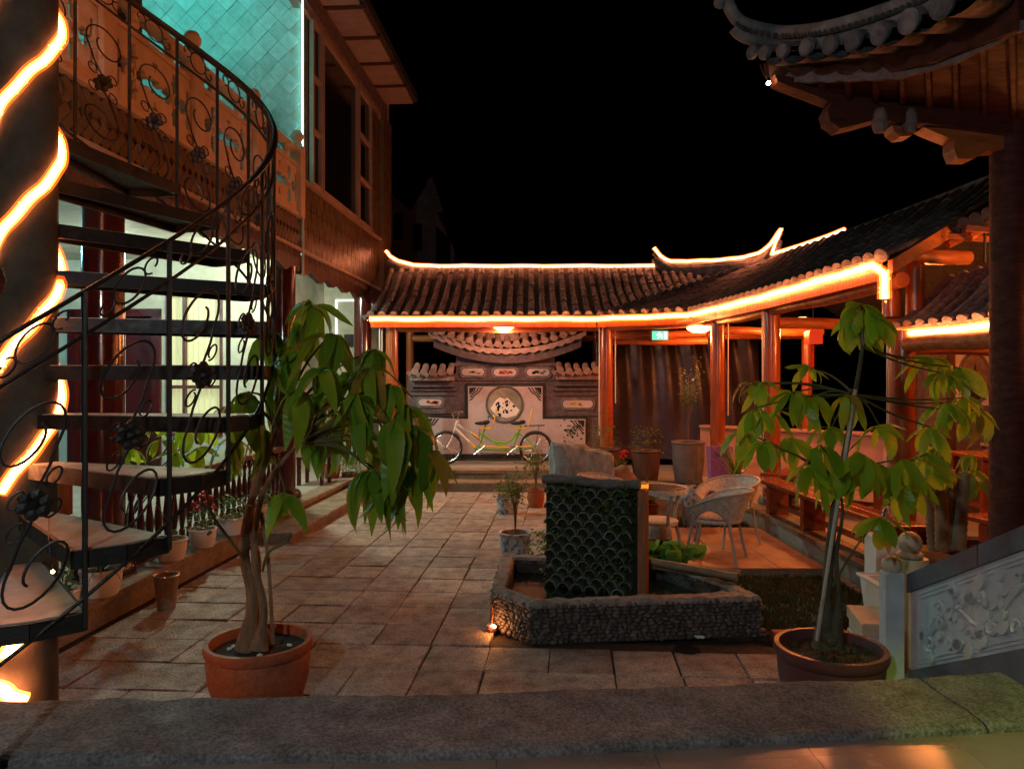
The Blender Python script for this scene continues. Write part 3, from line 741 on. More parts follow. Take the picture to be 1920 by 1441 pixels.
obj('bottom_rail', MB().tube(hel(SR, .06, th0, th1, 90), .0085, 6), 'rod', stair, smooth=True)
for i in range(14):
    th = radians(-47.5) + DTH * (i - 0.0) 
    if th > th1: break
    z = .945 + RISE * i
    obj('baluster', MB().tube([sp(th, SR, z - .06), sp(th, SR, z + 1.25)], .0105, 6), 'iron', stair)
    # ornament in the bay from th-DTH to th
    w = DTH * SR
    def mp(u, v, out=0.0):   # u 0..1 across, v metres up from the sloping rail
        t_ = th - DTH + DTH * u; return sp(t_, SR + out, rail_z(t_) + v)
    o = MB()
    asp = 1 / w
    def cur(ps, r=.0058): o.tube([mp(.5 + x * asp, z_) for x, z_ in ps], r, 5)
    cur(spiral2(-.02, .82, .128, .05, radians(-40), 1.2))
    cur([(.078, .74), (.05, .67), (0, .60)])
    cur(spiral2(.02, .30, .128, .05, radians(140), 1.2))
    cur([(-.078, .38), (-.05, .45), (0, .52)])
    for k in range(4):
        a = radians(45 + 90 * k) if k else radians(45)
        cur(spiral2(.085 * cos(a) , .56 + .085 * sin(a), .032, .022, a + pi, 1.0, 14), .0045)
    cur(spiral2(0, 1.165, .062, .062, 0, 1.0, 18), .0052)
    cur(spiral2(-.09, 1.135, .036, .02, radians(90), -.9, 14), .0045); cur(spiral2(.09, 1.195, .036, .02, radians(-90), -.9, 14), .0045)
    obj('scroll', o, 'iron', stair, smooth=True, kind='stuff')
    fm = MB(); c0 = mp(.5, .56)
    tx = Vector((-sin(th - DTH / 2), cos(th - DTH / 2), 0)); rx = Vector((cos(th - DTH / 2), sin(th - DTH / 2), 0)); fz = Vector((0, 0, 1))
    for k in range(6):
        a = k * pi / 3 + .3; cc = c0 + (tx * cos(a) + fz * sin(a)) * .038
        R = Matrix((tx * .03, fz * .026, rx * .016)).transposed().to_4x4()
        fm.ico((0, 0, 0), 1, 1, T(cc) @ R, noise=.15, seed=k)
    fm.ico((0, 0, 0), 1, 1, T(c0) @ Matrix((tx * .022, fz * .022, rx * .028)).transposed().to_4x4())
    obj('flower', fm, 'iron', stair)
nw = sp(th0 + .02, SR, 0)
np_ = obj('newel', MB().tube([(nw.x, nw.y, .38), (nw.x, nw.y, 2.12)], .02, 10), 'iron', stair)
obj('ball', MB().lathe([(.02, 0), (.034, .012), (.022, .03), (.048, .06), (.056, .10), (.045, .14), (.02, .16), (0, .165)], (nw.x, nw.y, 2.12), 16), 'pav_wood', np_, smooth=True)
for zz in (.60,): pass
# landing bar that ties the stair to the balcony
obj('landing', MB().bb((-4.4, 3.9, 4.05), (-3.45, 4.6, 4.10)), 'iron', stair)
# ================================================================== GALLERY
ga = thing('tiled_gallery', 'long tiled timber gallery edged with glowing rope light along its eaves', 'gallery', (1.0, 13.0, 0))
def barrel_row(a, b, sag=.10, r=.058, n=9, out=.0, disc=True):
    """one row of overlapping round tiles from eave point a up to ridge point b"""
    a = Vector(a); b = Vector(b); mb = MB(); d = (b - a).normalized()
    side = d.cross(Vector((0, 0, 1))).normalized(); up = side.cross(d).normalized()
    seg = 6; L = (b - a).length; jo = [rnd(-.005, .005) for _ in range(n)]; jr = [rnd(.93, 1.07) for _ in range(n)]
    def pt(s): 
        p = a.lerp(b, s); p.z -= sag * sin(pi * s); return p
    for i in range(n):
        s0, s1 = i / n, min(1, (i + 1.12) / n)
        vs = []
        for s, rr in ((s0, r * 1.06), (s1, r * .92)):
            c = pt(s) + side * jo[i] + up * jo[-i]; rr *= jr[i]
            for k in range(seg + 1):
                an = pi * k / seg; vs.append(c + side * cos(an) * rr + up * (sin(an) * rr + .004))
        fs = [(k, k + 1, seg + 2 + k, seg + 1 + k) for k in range(seg)]; fs.append(tuple(range(seg + 1))[::-1])
        mb.add(vs, fs)
    if disc:
        c = pt(0) - d * .015 + up * r * .35; vs = []
        for dd in (0, .03):
            for k in range(12):
                an = 2 * pi * k / 12; vs.append(c + d * dd + side * cos(an) * r * 1.12 + up * sin(an) * r * 1.12)
        mb.add(vs, [tuple(range(12))[::-1]] + [(k, (k + 1) % 12, 12 + (k + 1) % 12, 12 + k) for k in range(12)])
        # drip tile beside it
        c2 = pt(0) + side * (-r * 1.8) - up * .01 - d * .01
        vs = [c2 + side * x * r + up * z for x, z in ((-.8, .02), (-.65, -.025), (0, -.075), (.65, -.025), (.8, .02))]
        vs += [v + d * .02 for v in vs]
        mb.add(vs, [(0, 1, 2, 3, 4), (9, 8, 7, 6, 5), (0, 5, 6, 1), (1, 6, 7, 2), (2, 7, 8, 3), (3, 8, 9, 4)])
    return mb
def roof_plane(parent, pairs, pitch, sag=.10, r=.058, m='roof', n=9, under='beam', flatm='roof_flat'):
    rows = []
    for (e0, r0), (e1, r1) in zip(pairs, pairs[1:]):
        e0, r0, e1, r1 = map(Vector, (e0, r0, e1, r1)); L = max((e1 - e0).length, (r1 - r0).length * .75); k = max(1, round(L / pitch))
        for i in range(k): rows.append((e0.lerp(e1, i / k), r0.lerp(r1, i / k)))
    rows.append((Vector(pairs[-1][0]), Vector(pairs[-1][1])))
    sh = []; un = []
    for a, b in rows:
        line = []
        for j in range(9):
            s = j / 8; p = a.lerp(b, s); p.z -= sag * sin(pi * s); line.append(p)
        sh.append(line); un.append([p - Vector((0, 0, .07)) for p in line])
    obj('roof_deck', MB().sheet(sh), flatm, parent, smooth=True)
    obj('roof_boards', MB().sheet(un), under, parent, smooth=True)
    for a, b in rows:
        if (b - a).length < .25: continue
        obj('tile_row', barrel_row(a + Vector((0, 0, .01)), b, sag, r, n), m, parent, smooth=True)
    # fascia between deck and boards at the eave
    mb = MB(); mb.sheet([[l[0] + Vector((0, 0, .0)) for l in sh], [l[0] - Vector((0, 0, .07)) for l in sh]])
    obj('eave_board', mb, under, parent)
    for i in range(0, len(rows), 2):
        a, b = rows[i]
        obj('rafter', MB().tube([a + (b - a) * s - Vector((0, 0, .115 + sag * sin(pi * s))) for s in (.03, .25, .5, .75, .97)], .038, 6), under, parent, smooth=True)
    return rows
V0 = (1.5, 12.5, 2.94); V1 = (4.7, 14.2, 4.05)
s1 = []
for x in (-2.42, -.45, 1.5): s1.append(((x, 12.55 - .02 * x, 2.94), (x + .05, 14.6, 4.05)))
for t in (.25, .5, .75, .95):
    vx = V0[0] + (V1[0] - V0[0]) * t; s1.append(((vx, V0[1] + (V1[1] - V0[1]) * t, V0[2] + 1.11 * t), (vx + .05, 14.6, 4.05)))
roof_plane(ga, s1, .205)
s3 = [(V0, V1), ((2.87, 11.75, 2.94), (4.72, 13.6, 4.05)), ((3.02, 10.8, 2.94), (4.8, 12.6, 4.05)), ((3.2, 9.17, 2.94), (5.1, 10.4, 4.05)), ((3.32, 6.6, 2.94), (5.4, 7.6, 4.05))]
roof_plane(ga, s3, .195)
roof_plane(ga, [((4.2, 7.15, 3.26), (5.38, 7.7, 4.05)), ((4.05, 5.2, 3.26), (5.5, 5.2, 4.05))], .2)
sk = [((3.62, 6.9, 2.33), (4.3, 7.2, 2.85)), ((3.76, 5.7, 2.33), (4.34, 5.8, 2.92)), ((3.88, 4.6, 2.33), (4.4, 4.6, 2.95))]
roof_plane(ga, sk, .175, .04, .05, n=5)
obj('gable_board', MB().prism([(0, 0), (2.1, .98), (2.1, 1.14), (0, .12)], 0, .05, T((3.36, 6.58, 2.80)) @ RZ(math.atan2(1.0, 2.08)) @ RX(pi / 2)), 'beam', ga)
# back slopes (solid from behind)
mb = MB(); mb.sheet([[(-2.4, 14.6, 4.04), (5.0, 14.6, 4.04)], [(-2.4, 16.8, 2.9), (7.0, 16.8, 2.9)]]); mb.sheet([[(4.8, 14.2, 4.04), (5.1, 10.4, 4.04), (5.5, 4.8, 4.04)], [(7.0, 15, 2.9), (7.0, 10.4, 2.9), (7.2, 4.8, 2.9)]])
obj('rear_roof', mb, 'roof_flat', ga)
# ridges with upturned ends
def ridge(path, h=.11):
    pts = spline(path, 5); n = len(pts)
    mb = MB().tube(pts, [.10] * (n - 4) + [.09, .08, .07, .05], 8, flat=1.15).tube([p + Vector((0, 0, .11)) for p in pts], .05, 8)
    return obj('ridge', mb, 'ridge', ga, smooth=True)
rA = [P(1240, 513, 14.6), P(1100, 514, 14.6), P(900, 514, 14.6), P(790, 514, 14.6), P(745, 505, 14.6), P(727, 489, 14.6)]
rB = [P(1436, 496, 13.9), P(1380, 503, 14.1), P(1300, 508, 14.4), P(1250, 505, 14.5), P(1226, 484, 14.5)]
rB2 = [P(1380, 503, 14.1), P(1420, 496, 13.9), P(1446, 480, 13.5), P(1462, 450, 13.3)]
rC = [P(2100, 270, 6.7), P(1870, 349, 8.16), P(1720, 404, 9.6), P(1580, 453, 11.4), P(1500, 480, 12.7), P(1443, 495, 13.5)]
for r_ in (rA, rB, rB2, rC): ridge(r_)
# columns
def column(x, y, z1, r=.105, z0=.2, m='timber', base=True):
    c = obj('column', MB().lathe([(r * 1.03, z0 + .12), (r, (z0 + z1) / 2), (r * .96, z1)], (x, y, 0), 20), m, ga, smooth=True)
    if base: obj('column_base', MB().lathe([(r * 1.5, z0), (r * 1.6, z0 + .05), (r * 1.4, z0 + .10), (r * 1.05, z0 + .13)], (x, y, 0), 20), 'ridge', c, smooth=True)
    return c
cols = [(-2.12, 13.0, .3), (1.64, 12.75, .3), (3.2, 11.45, .2), (3.42, 9.7, .2), (3.58, 6.75, .2)]
for x, y, z0 in cols: column(x, y, 2.80 if y > 7 else 2.3, .112, z0)
for x, y in ((-2.1, 15.2), (1.75, 15.2), (5.05, 12.6), (5.5, 10.0), (5.9, 7.2)): column(x, y, 2.85, .09, .2)
# beams following the eave, cross logs
def log(a, b, r=.075, m='beam', n=4):
    a = Vector(a); b = Vector(b)
    return obj('log_beam', MB().tube([a.lerp(b, i / n) + Vector((0, 0, .01 * sin(i * 2.1))) for i in range(n + 1)], [r * (1 + .05 * sin(i * 1.7 + a.x)) for i in range(n + 1)], 12), m, ga, smooth=True)
for (xa, ya, _), (xb, yb, _2) in zip(cols, cols[1:]): log((xa, ya, 2.76), (xb, yb, 2.76), .075); 
log((1.64, 12.9, 2.52), (3.3, 12.4, 2.50), .06); log((1.64, 13.0, 2.66), (3.3, 12.5, 2.63), .06)
log((1.64, 12.75, 2.62), (5.05, 12.6, 2.62)); log((3.42, 9.7, 2.6), (5.5, 10.0, 2.6)); log((3.2, 11.45, 2.62), (5.05, 12.0, 2.62), .065)
log((3.58, 6.75, 2.15), (5.9, 7.2, 2.15)); log((-2.1, 15.2, 2.7), (1.75, 15.2, 2.7)); log((3.58, 6.75, 2.17), (3.8, 5.0, 2.17))
for x, y in ((3.62, 7.02), (3.86, 7.05)): obj('stub_post', MB().tube([(x, y, 2.45), (x, y, 3.02)], .085, 14), 'timber', ga, smooth=True)
log((3.5, 6.85, 3.02), (4.4, 7.1, 3.02), .07)
for i in range(5): obj('rafter_slat', MB().box((0, 0, 0), (.05, .9, .05), T((4.45, 5.3 + i * .36, 3.13)) @ RZ(1.2) @ RX(.15)), 'beam', ga)
obj('window_bars', MB().tube([(4.22, 5.9, 2.9), (4.22, 5.9, 3.2)], .012, 5).tube([(4.22, 6.25, 2.9), (4.22, 6.25, 3.2)], .012, 5).tube([(4.24, 6.6, 2.9), (4.24, 6.6, 3.2)], .012, 5), 'ink', ga, kind='stuff')
# rope lights
def rope(label, path, r, mt, z=0, step=.3):
    t = thing('rope_light', label, 'rope light', path[0], 0, 'rope lights on the gallery roof')
    pts = resample(path, step)
    pts = [p + Vector((0, 0, .006 * sin(i * 1.9))) for i, p in enumerate(pts)]
    obj('core', MB().tube(pts, r * .62, 6), mt, t, smooth=True)
    obj('glow_sleeve', MB().tube(pts, r * 1.05, 8), GLOW_SLEEVE, t, smooth=True); obj('glow_halo', MB().tube(pts, r * 1.65, 8), GLOW_HALO, t, smooth=True)
    bd = MB(); random.seed(3)
    for p in resample(pts, .035):
        for _ in range(2): bd.ico(p + Vector((rnd(-1, 1), rnd(-1, 1), rnd(-1, 1))).normalized() * r * 1.15, rnd(.15, .3) * r, 1)
    obj('beads', bd, BEAD, t, kind='stuff')
E_ = [(-2.40, 12.42), (1.42, 12.38), (2.78, 11.68), (2.93, 10.75), (3.10, 9.12), (3.24, 6.62)]
rope('thick warm rope light running the whole length of the gallery eave', [Vector((x, y, 2.875)) for x, y in E_] + [Vector((3.33, 6.58, 2.80)), Vector((3.34, 6.6, 2.58))], .037, ROPE)
rope('short warm rope light under the low skirt roof beside the dark red post', [Vector((3.57, 6.9, 2.27)), Vector((3.70, 5.7, 2.27)), Vector((3.82, 4.6, 2.27))], .034, ROPE)
rope('rope light along the back ridge with a curled end by the guest house', [p + Vector((0, -.05, .19)) for p in spline([P(724, 489, 14.6), P(742, 505, 14.6), P(790, 516, 14.6), P(900, 517, 14.6), P(1100, 517, 14.6), P(1236, 514, 14.6), P(1226, 484, 14.5)], 5)], .026, ROPE_RIDGE)
rope('rope light between the two upturned ridge horns', [p + Vector((0, -.05, .19)) for p in spline([P(1225, 484, 14.5), P(1250, 506, 14.5), P(1300, 508, 14.4), P(1380, 503, 14.1), P(1430, 489, 13.6), P(1463, 450, 13.3)], 5)], .026, ROPE_RIDGE)
rope('rope light climbing the right hand ridge from the taller horn', [p + Vector((0, -.05, .19)) for p in resample([P(1463, 450, 13.3), P(1445, 496, 13.4), P(1500, 482, 12.7), P(1580, 455, 11.4)], .4)], .026, ROPE_RIDGE)
for (xa, ya), (xb, yb) in zip(E_, E_[1:]):
    a = Vector((xa, ya, 0)); b = Vector((xb, yb, 0)); d_ = (b - a).normalized(); nn = Vector((-d_.y, d_.x, 0)); nn = nn if nn.y > 0 or nn.x > .5 else -nn
    a += nn * .065; b += nn * .065; vs = [a + Vector((0, 0, 2.74)), b + Vector((0, 0, 2.74)), b + Vector((0, 0, 2.925)), a + Vector((0, 0, 2.925))]; vs += [v + nn * .025 for v in vs]
    obj('fascia_board', MB().add(vs, [(0, 1, 2, 3), (7, 6, 5, 4), (0, 4, 5, 1), (1, 5, 6, 2), (2, 6, 7, 3), (3, 7, 4, 0)]), 'timber', ga)
# lamps of the gallery
def gl(px, py, d, r, pw, label, cc=(1, .24, .045)): return bowl_lamp(P(px, py, d), label, pw, cc, 14, 'gallery ceiling lamps', r, LG)
LG = emit('warm lamp glass', (1, .42, .14), 16)
gl(945, 611, 12.85, .20, 75, 'round ceiling lamp glowing in front of the tiled screen wall', (1, .42, .24))
gl(1311, 613, 11.75, .20, 70, 'round ceiling lamp beside the green exit sign')
gl(1505, 603, 11.2, .18, 90, 'ceiling lamp above the red paper lantern')
gl(1745, 600, 8.0, .16, 80, 'ceiling lamp behind the low skirt roof')
bowl_lamp((4.75, 6.1, 2.95), 'ceiling lamp inside the raised roof opening by the dark post', 60, (1, .30, .07), 14, 'gallery ceiling lamps', .14, LG)
ln = thing('paper_lantern', 'small square red paper lantern hanging below the gallery lamp', 'lantern', P(1525, 632, 11.0))
c = P(1525, 632, 11.0); obj('shade', MB().box(c, (.20, .20, .20), bev=.03), emit('red lantern glow', (1, .04, .01), .5), ln)
obj('tassel', MB().tube([c - Vector((0, 0, .12)), c - Vector((0, 0, .45))], .012, 6), 'lanternred', ln)
obj('cord', MB().tube([c + Vector((0, 0, .12)), c + Vector((0, 0, .45))], .006, 5), 'black', ln)
# exit sign
ex = thing('exit_sign', 'green lit running man exit sign hung under the gallery beam', 'sign', P(1237, 629, 12.3))
e0 = P(1237, 629, 12.3)
obj('case', MB().box(e0, (.29, .05, .17), bev=.008), 'black', ex)
obj('face', MB().box(e0 + Vector((0, -.027, 0)), (.265, .006, .145)), emit('exit green', (.02, .55, .28), 1.6), ex)
mw = MB(); A = T(e0 + Vector((0, -.032, 0))) @ RX(pi / 2)
mw.prism([(-.012 + .014 * cos(a), .045 + .014 * sin(a)) for a in [k * pi / 4 for k in range(8)]], 0, .003, A)
for q in ([(-.03, .025), (0, .03), (.012, -.01), (-.012, -.012)], [(-.012, -.01), (.0, -.012), (-.03, -.05), (-.045, -.045)], [(0, -.01), (.012, -.01), (.04, -.03), (.035, -.045)], [(0, .028), (.012, .018), (.04, .005), (.038, .018)], [(-.03, .025), (-.025, .01), (-.055, .0), (-.06, .012)], [(.07, .055), (.10, .055), (.10, -.055), (.07, -.055)]): mw.prism(q, 0, .003, A)
obj('running_figure', mw, emit('exit white', (.7, 1, .85), 2.5), ex)
# conduits on the columns
for x, y, s in ((-2.28, 12.92, .6), (-2.32, 12.9, .55), (1.50, 12.66, .9), (1.78, 12.68, 1.45), (3.34, 11.38, 1.3), (3.27, 9.6, .25), (3.42, 6.7, .3)):
    obj('conduit', MB().tube([(x, y, s), (x, y, 2.75 if y > 7 else 2.2)], .011, 6), 'conduit', ga)
bx = MB().box((3.26, 9.57, .52), (.07, .05, .12), bev=.008); obj('socket_box', bx, 'conduit', ga)

# ================================================================== SCREEN WALL behind the bicycle
sw = thing('screen_wall', 'grey brick screen wall with small tiled roofs and a white painted panel behind the tandem', 'wall', P(945, 872, 14.2))
def A2(d): return Matrix(((d / F, 0, 0, -960 * d / F), (0, 0, -1, d), (0, -d / F, 0, CAMZ + HZ * d / F), (0, 0, 0, 1)))
D = 14.2; AD = A2(D)
obj('wall', MB().prism([(765, 874), (1128, 874), (1128, 700), (1040, 700), (1040, 655), (855, 655), (855, 700), (765, 700)], -.3, 0, AD), 'brickwall', sw)
obj('base_course', MB().prism([(762, 876), (1130, 876), (1130, 858), (762, 858)], 0, .06, AD), 'roof_flat', sw)
for y0, y1, x0, x1, t in ((680, 686, 848, 1048, .05), (710, 713, 855, 1040, .03), (727, 732, 768, 856, .05), (738, 741, 768, 856, .03), (727, 732, 1038, 1125, .05), (738, 741, 1038, 1125, .03), (772, 775, 768, 850, .03), (776, 779, 1040, 1125, .03)):
    obj('moulding', MB().prism([(x0, y1), (x1, y1), (x1, y0), (x0, y0)], 0, t, AD), 'brickwall', sw)
def tile_eave(px0, px1, fy, n, tag_='eave_tile', up=.32):
    for i in range(n):
        px = px0 + (px1 - px0) * (i + .5) / n; py = fy(px); w = (px1 - px0) / n
        a = P(px, py, D - .36); b = P(px, fy(px), D - .36) + Vector((0, .36, up * .85))
        mb = barrel_row(a, b, .02, w * .36 * D / F, 2)
        obj(tag_, mb, 'greyclay', sw, smooth=True)
fc = lambda x: 647 - 36 * ((x - 951) / 150) ** 2
tile_eave(802, 1100, fc, 17)
tile_eave(770, 852, lambda x: 700 - 4 * ((x - 811) / 41) ** 2, 5, up=.16); tile_eave(1042, 1126, lambda x: 698 - 4 * ((x - 1084) / 41) ** 2, 5, up=.16)
def strip(x0, x1, fy, h, d0, t, m, name, wave=0, n=60):
    rows = []
    for i in range(n + 1):
        px = x0 + (x1 - x0) * i / n; y = fy(px); hh = h + wave * abs(sin(i * .9))
        p0, p1 = P(px, y, D), P(px, y + hh, D); p0.y = p1.y = d0
        rows.append([p0, p1, p1 + Vector((0, t, 0)), p0 + Vector((0, t, 0)), p0])
    obj(name, MB().sheet(rows), m, sw)
strip(806, 1096, lambda x: fc(x) + 8, 7, D - .30, .26, 'greyclay', 'drip_course', 4)
strip(815, 1088, lambda x: fc(x) + 18, 16, D - .2, .2, 'brickwall', 'cornice')
strip(772, 852, lambda x: 706, 5, D - .25, .22, 'greyclay', 'drip_course', 3); strip(1042, 1124, lambda x: 704, 5, D - .25, .22, 'greyclay', 'drip_course', 3)
strip(772, 852, lambda x: 713, 12, D - .12, .14, 'brickwall', 'cornice'); strip(1042, 1124, lambda x: 711, 12, D - .12, .14, 'brickwall', 'cornice')
mb = MB(); pts = [P(px, 628 - 36 * ((px - 951) / 125) ** 2, D) for px in range(836, 1070, 10)]
mb.tube(pts, .055, 8); mb.tube([p + Vector((0, 0, .07)) for p in pts], .03, 6); mb.tube([p - Vector((0, .1, .05)) for p in pts], .03, 6)
pts = [P(px, 637 - 36 * ((px - 951) / 130) ** 2, D) for px in list(range(790, 880, 10))]
mb.tube(pts, .04, 8); mb.tube([P(px, 637 - 36 * ((px - 951) / 130) ** 2, D) for px in list(range(1024, 1112, 10))], .04, 8)
obj('wall_ridge', mb, 'greyclay', sw, smooth=True)
obj('ridge_block', MB().prism([(938, 640), (963, 640), (963, 622), (938, 622)], .0, .16, AD), 'greyclay', sw)
def cart(cx, cy_, w, h, inner):
    def rr(k, hh): return [(cx + sx * (w / 2 * k - 4 * (j % 2)), cy_ + sy * (h / 2 * hh - 4 * ((j + 1) % 2))) for j, (sx, sy) in enumerate(((-1, -1), (-1, -1), (1, -1), (1, -1), (1, 1), (1, 1), (-1, 1), (-1, 1)))]
    def oc(w_, h_, c_): return [(cx - w_ + c_, cy_ - h_), (cx + w_ - c_, cy_ - h_), (cx + w_, cy_ - h_ + c_), (cx + w_, cy_ + h_ - c_), (cx + w_ - c_, cy_ + h_), (cx - w_ + c_, cy_ + h_), (cx - w_, cy_ + h_ - c_), (cx - w_, cy_ - h_ + c_)]
    f = obj('cartouche', MB().prism(oc(w / 2 + 4, h / 2 + 4, 5), 0, .03, AD), 'ridge', sw)
    obj('field', MB().prism(oc(w / 2 + 1.5, h / 2 + 1.5, 4.5), .03, .036, AD), 'brickwall', f)
    obj('painting', MB().prism(oc(w / 2, h / 2, 4), .036, .042, AD), 'panelwhite', f)
    random.seed(int(cx)); b = MB()
    for _ in range(7):
        x, y = cx + rnd(-.3, .3) * w, cy_ + rnd(-.22, .22) * h
        b.prism([(x + rnd(3, 6) * cos(k), y + rnd(1, 3) * sin(k)) for k in (0, 1, 2, 3, 4, 5)], .042, .045, AD)
    obj('motif', b, inner, f)
cart(887, 697, 42, 13, 'inkgrey'); cart(947, 698, 42, 13, 'murred'); cart(1009, 698, 42, 13, 'inkgreen'); cart(807, 754, 44, 12, 'murred'); cart(1083, 757, 56, 14, 'muryellow')
Tsh = [(791, 857), (791, 776), (874, 781), (874, 718), (1021, 718), (1021, 780), (1101, 780), (1101, 857)]
fr_ = obj('panel_frame', MB().prism(Tsh, 0, .05, AD), 'ink', sw)
Tin = [(796, 850), (796, 782), (878, 785), (878, 724), (1017, 724), (1017, 785), (1097, 785), (1097, 850)]
obj('white_panel', MB().prism(Tin, .05, .055, AD), 'panelwhite', fr_)
rg = MB(); rp2 = [P(946 + 33.5 * cos(k * pi / 16), 757 + 33.5 * sin(k * pi / 16), D) - Vector((0, .065, 0)) for k in range(32)]
rg.tube(rp2, .022, 6, closed=True); ro = obj('round_frame', rg, mat('dark round frame', (.07, .07, .07), .6, (.12, .12, .115)), fr_, smooth=True)
obj('round_painting', MB().prism([(946 + 32 * cos(k * pi / 16), 757 + 32 * sin(k * pi / 16)) for k in range(32)], .056, .062, AD), mat('mural paper', (.30, .29, .23), .8, (.16, .17, .15), 4, 0), ro)
random.seed(4); mm = MB(); mm.prism([(920, 765), (930, 750), (938, 744), (946, 748), (952, 745), (962, 756), (974, 768), (968, 778), (950, 783), (930, 778)], .062, .065, AD)
obj('painted_hill', mm, 'whitepot', ro)
mm = MB()
for _ in range(26):
    x, y = 944 + random.gauss(0, 11), 766 + random.gauss(0, 9); s = rnd(1.2, 3.4)
    mm.prism([(x + s * cos(k) * rnd(.6, 1.2), y + s * sin(k) * rnd(.5, 1.5)) for k in (0, 1.2, 2.4, 3.6, 4.8)], .065, .068, AD)
obj('ink_strokes', mm, 'ink', ro)
mm = MB()
for cx, cy_, sx, sy in ((881, 727, 1, 1), (1014, 727, -1, 1), (799, 785, 1, 1), (1094, 788, -1, 1)):
    for k in range(4):
        s = 6 + k * 6; ps = [P(cx + sx * s * u, cy_ + sy * s * (1 - u) * .95 + sy * 1.5 * sin(u * 12), D) - Vector((0, .062, 0)) for u in [j / 8 for j in range(9)]]
        mm.tube(ps, .011, 4)
    mm.prism([(cx - sx * 1, cy_ - sy), (cx + sx * 11, cy_ - sy), (cx - sx, cy_ + sy * 11)], .056, .06, AD)
obj('corner_fretwork', mm, 'ink', fr_)
# painted tree on the panel
mm = MB(); random.seed(8)
for _ in range(60):
    x, y = 1072 + random.gauss(0, 8), 806 + random.gauss(0, 11); s = rnd(1, 3)
    mm.prism([(x + s * cos(k), y + s * sin(k) * .8) for k in (0, 1.2, 2.4, 3.6, 4.8)], .055, .058, AD)
obj('painted_tree', mm, 'inkgreen', fr_)

# ================================================================== TANDEM BICYCLE
bk = thing('tandem_bicycle', 'green white and yellow tandem bicycle leaning before the screen wall', 'bicycle', P(920, 870, 13.5))
BD = 13.5
def K(px, py, off=0): return P(px, py, BD) + Vector((0, off, 0))
def btube(name, pts, r, m, n=8): return obj(name, MB().tube([K(*p) for p in pts], r, n), m, bk, smooth=True)
for cx in (837, 1004):
    R = .292; c = K(cx, 839.5); w = []
    ty = obj('wheel', MB().tube([c + Vector((R * .96 * cos(k * pi / 18), 0, R * .96 * sin(k * pi / 18))) for k in range(36)], .021, 8, closed=True), 'rubber', bk, smooth=True)
    obj('rim', MB().tube([c + Vector((R * .87 * cos(k * pi / 18), 0, R * .87 * sin(k * pi / 18))) for k in range(36)], .012, 6, closed=True), 'chrome', ty, smooth=True)
    s = MB()
    for k in range(18): a = k * pi / 9; s.tube([c + Vector((.02 * cos(a + 1), .02 * (-1) ** k, .02 * sin(a + 1))), c + Vector((R * .86 * cos(a), 0, R * .86 * sin(a)))], .0025, 4)
    s.tube([c + Vector((0, -.05, 0)), c + Vector((0, .05, 0))], .022, 10)
    obj('spokes', s, 'chrome', ty)
    g = [c + Vector((R * 1.07 * cos(a), 0, R * 1.07 * sin(a))) for a in [radians(x) for x in (range(35, 140, 12) if cx < 900 else range(20, 130, 12))]]
    obj('mudguard', MB().tube(g, .02, 6, flat=.4), 'black', bk, smooth=True)
btube('fork', [(856, 789), (850, 812), (845, 826), (837, 839, -.04)], .014, 'bikewhite'); btube('fork', [(852, 806, .04), (846, 826, .04), (837, 839, .04)], .012, 'bikewhite')
btube('head_tube', [(858, 788), (852, 806)], .02, 'bikewhite')
btube('top_tube', [(857, 795), (893, 818)], .019, 'bikewhite'); btube('down_tube', [(854, 803), (886, 834)], .021, 'bikewhite')
btube('tube_band', [(884, 812), (898, 821)], .021, 'bikeyellow'); btube('tube_band', [(880, 828), (892, 840)], .023, 'bikeyellow')
btube('seat_tube', [(897, 842), (908, 806), (911, 795)], .017, 'bikegreen'); btube('boom_tube', [(892, 841), (954, 844)], .019, 'bikegreen')
btube('diagonal_tube', [(900, 812), (928, 829), (954, 842)], .02, 'bikegreen'); btube('curved_tube', [(928, 827), (945, 830), (958, 826), (968, 813), (975, 806)], .017, 'bikegreen')
btube('seat_tube', [(960, 842), (972, 812), (977, 797)], .017, 'bikegreen'); btube('seat_stay', [(972, 812), (988, 822), (1003, 839, -.04)], .011, 'bikegreen'); btube('chain_stay', [(956, 844), (1003, 839, -.04)], .012, 'bikegreen')
btube('chain_guard', [(898, 836, -.05), (950, 838, -.05), (998, 836, -.05)], .013, 'bikeyellow'); btube('blue_tube', [(900, 805), (897, 826)], .011, 'purple')
for sx in (908, 975):
    sd = MB().ico((0, 0, 0), (.125, .07, .035), 2, T(K(sx - 6, 793)), noise=.1).ico((0, 0, 0), (.07, .085, .04), 2, T(K(sx + 4, 791)), noise=.1)
    obj('saddle', sd, 'rubber', bk, smooth=True)
    for off in (-.06, .06): btube('grab_arm', [(sx - 8, 802, off), (sx + 12, 803, off), (sx + 18, 792, off), (sx + 22, 772, off), (sx + 24 , 766, off)], .012, 'bikeyellow')
for sx in (899, 961):
    c = K(sx, 843, -.07); rr = MB().tube([c + Vector((.075 * cos(k * pi / 9), 0, .075 * sin(k * pi / 9))) for k in range(18)], .008, 5, closed=True)
    for k in range(5): rr.tube([c, c + Vector((.075 * cos(k * 1.257), 0, .075 * sin(k * 1.257)))], .006, 4)
    rr.tube([c + Vector((-.10, 0, -.08)), c + Vector((.10, .0, .08))], .009, 5)
    obj('chainring', rr, 'chrome', bk)
btube('handlebar', [(857, 789), (860, 776), (858, 770, -.05), (848, 773, -.22)], .011, 'chrome'); btube('handlebar', [(860, 776), (862, 770, .05), (866, 774, .22)], .011, 'chrome')
btube('grip', [(851, 771, -.16), (846, 775, -.24)], .016, 'rubber'); btube('basket_stay', [(848, 775), (853, 790)], .006, 'chrome')
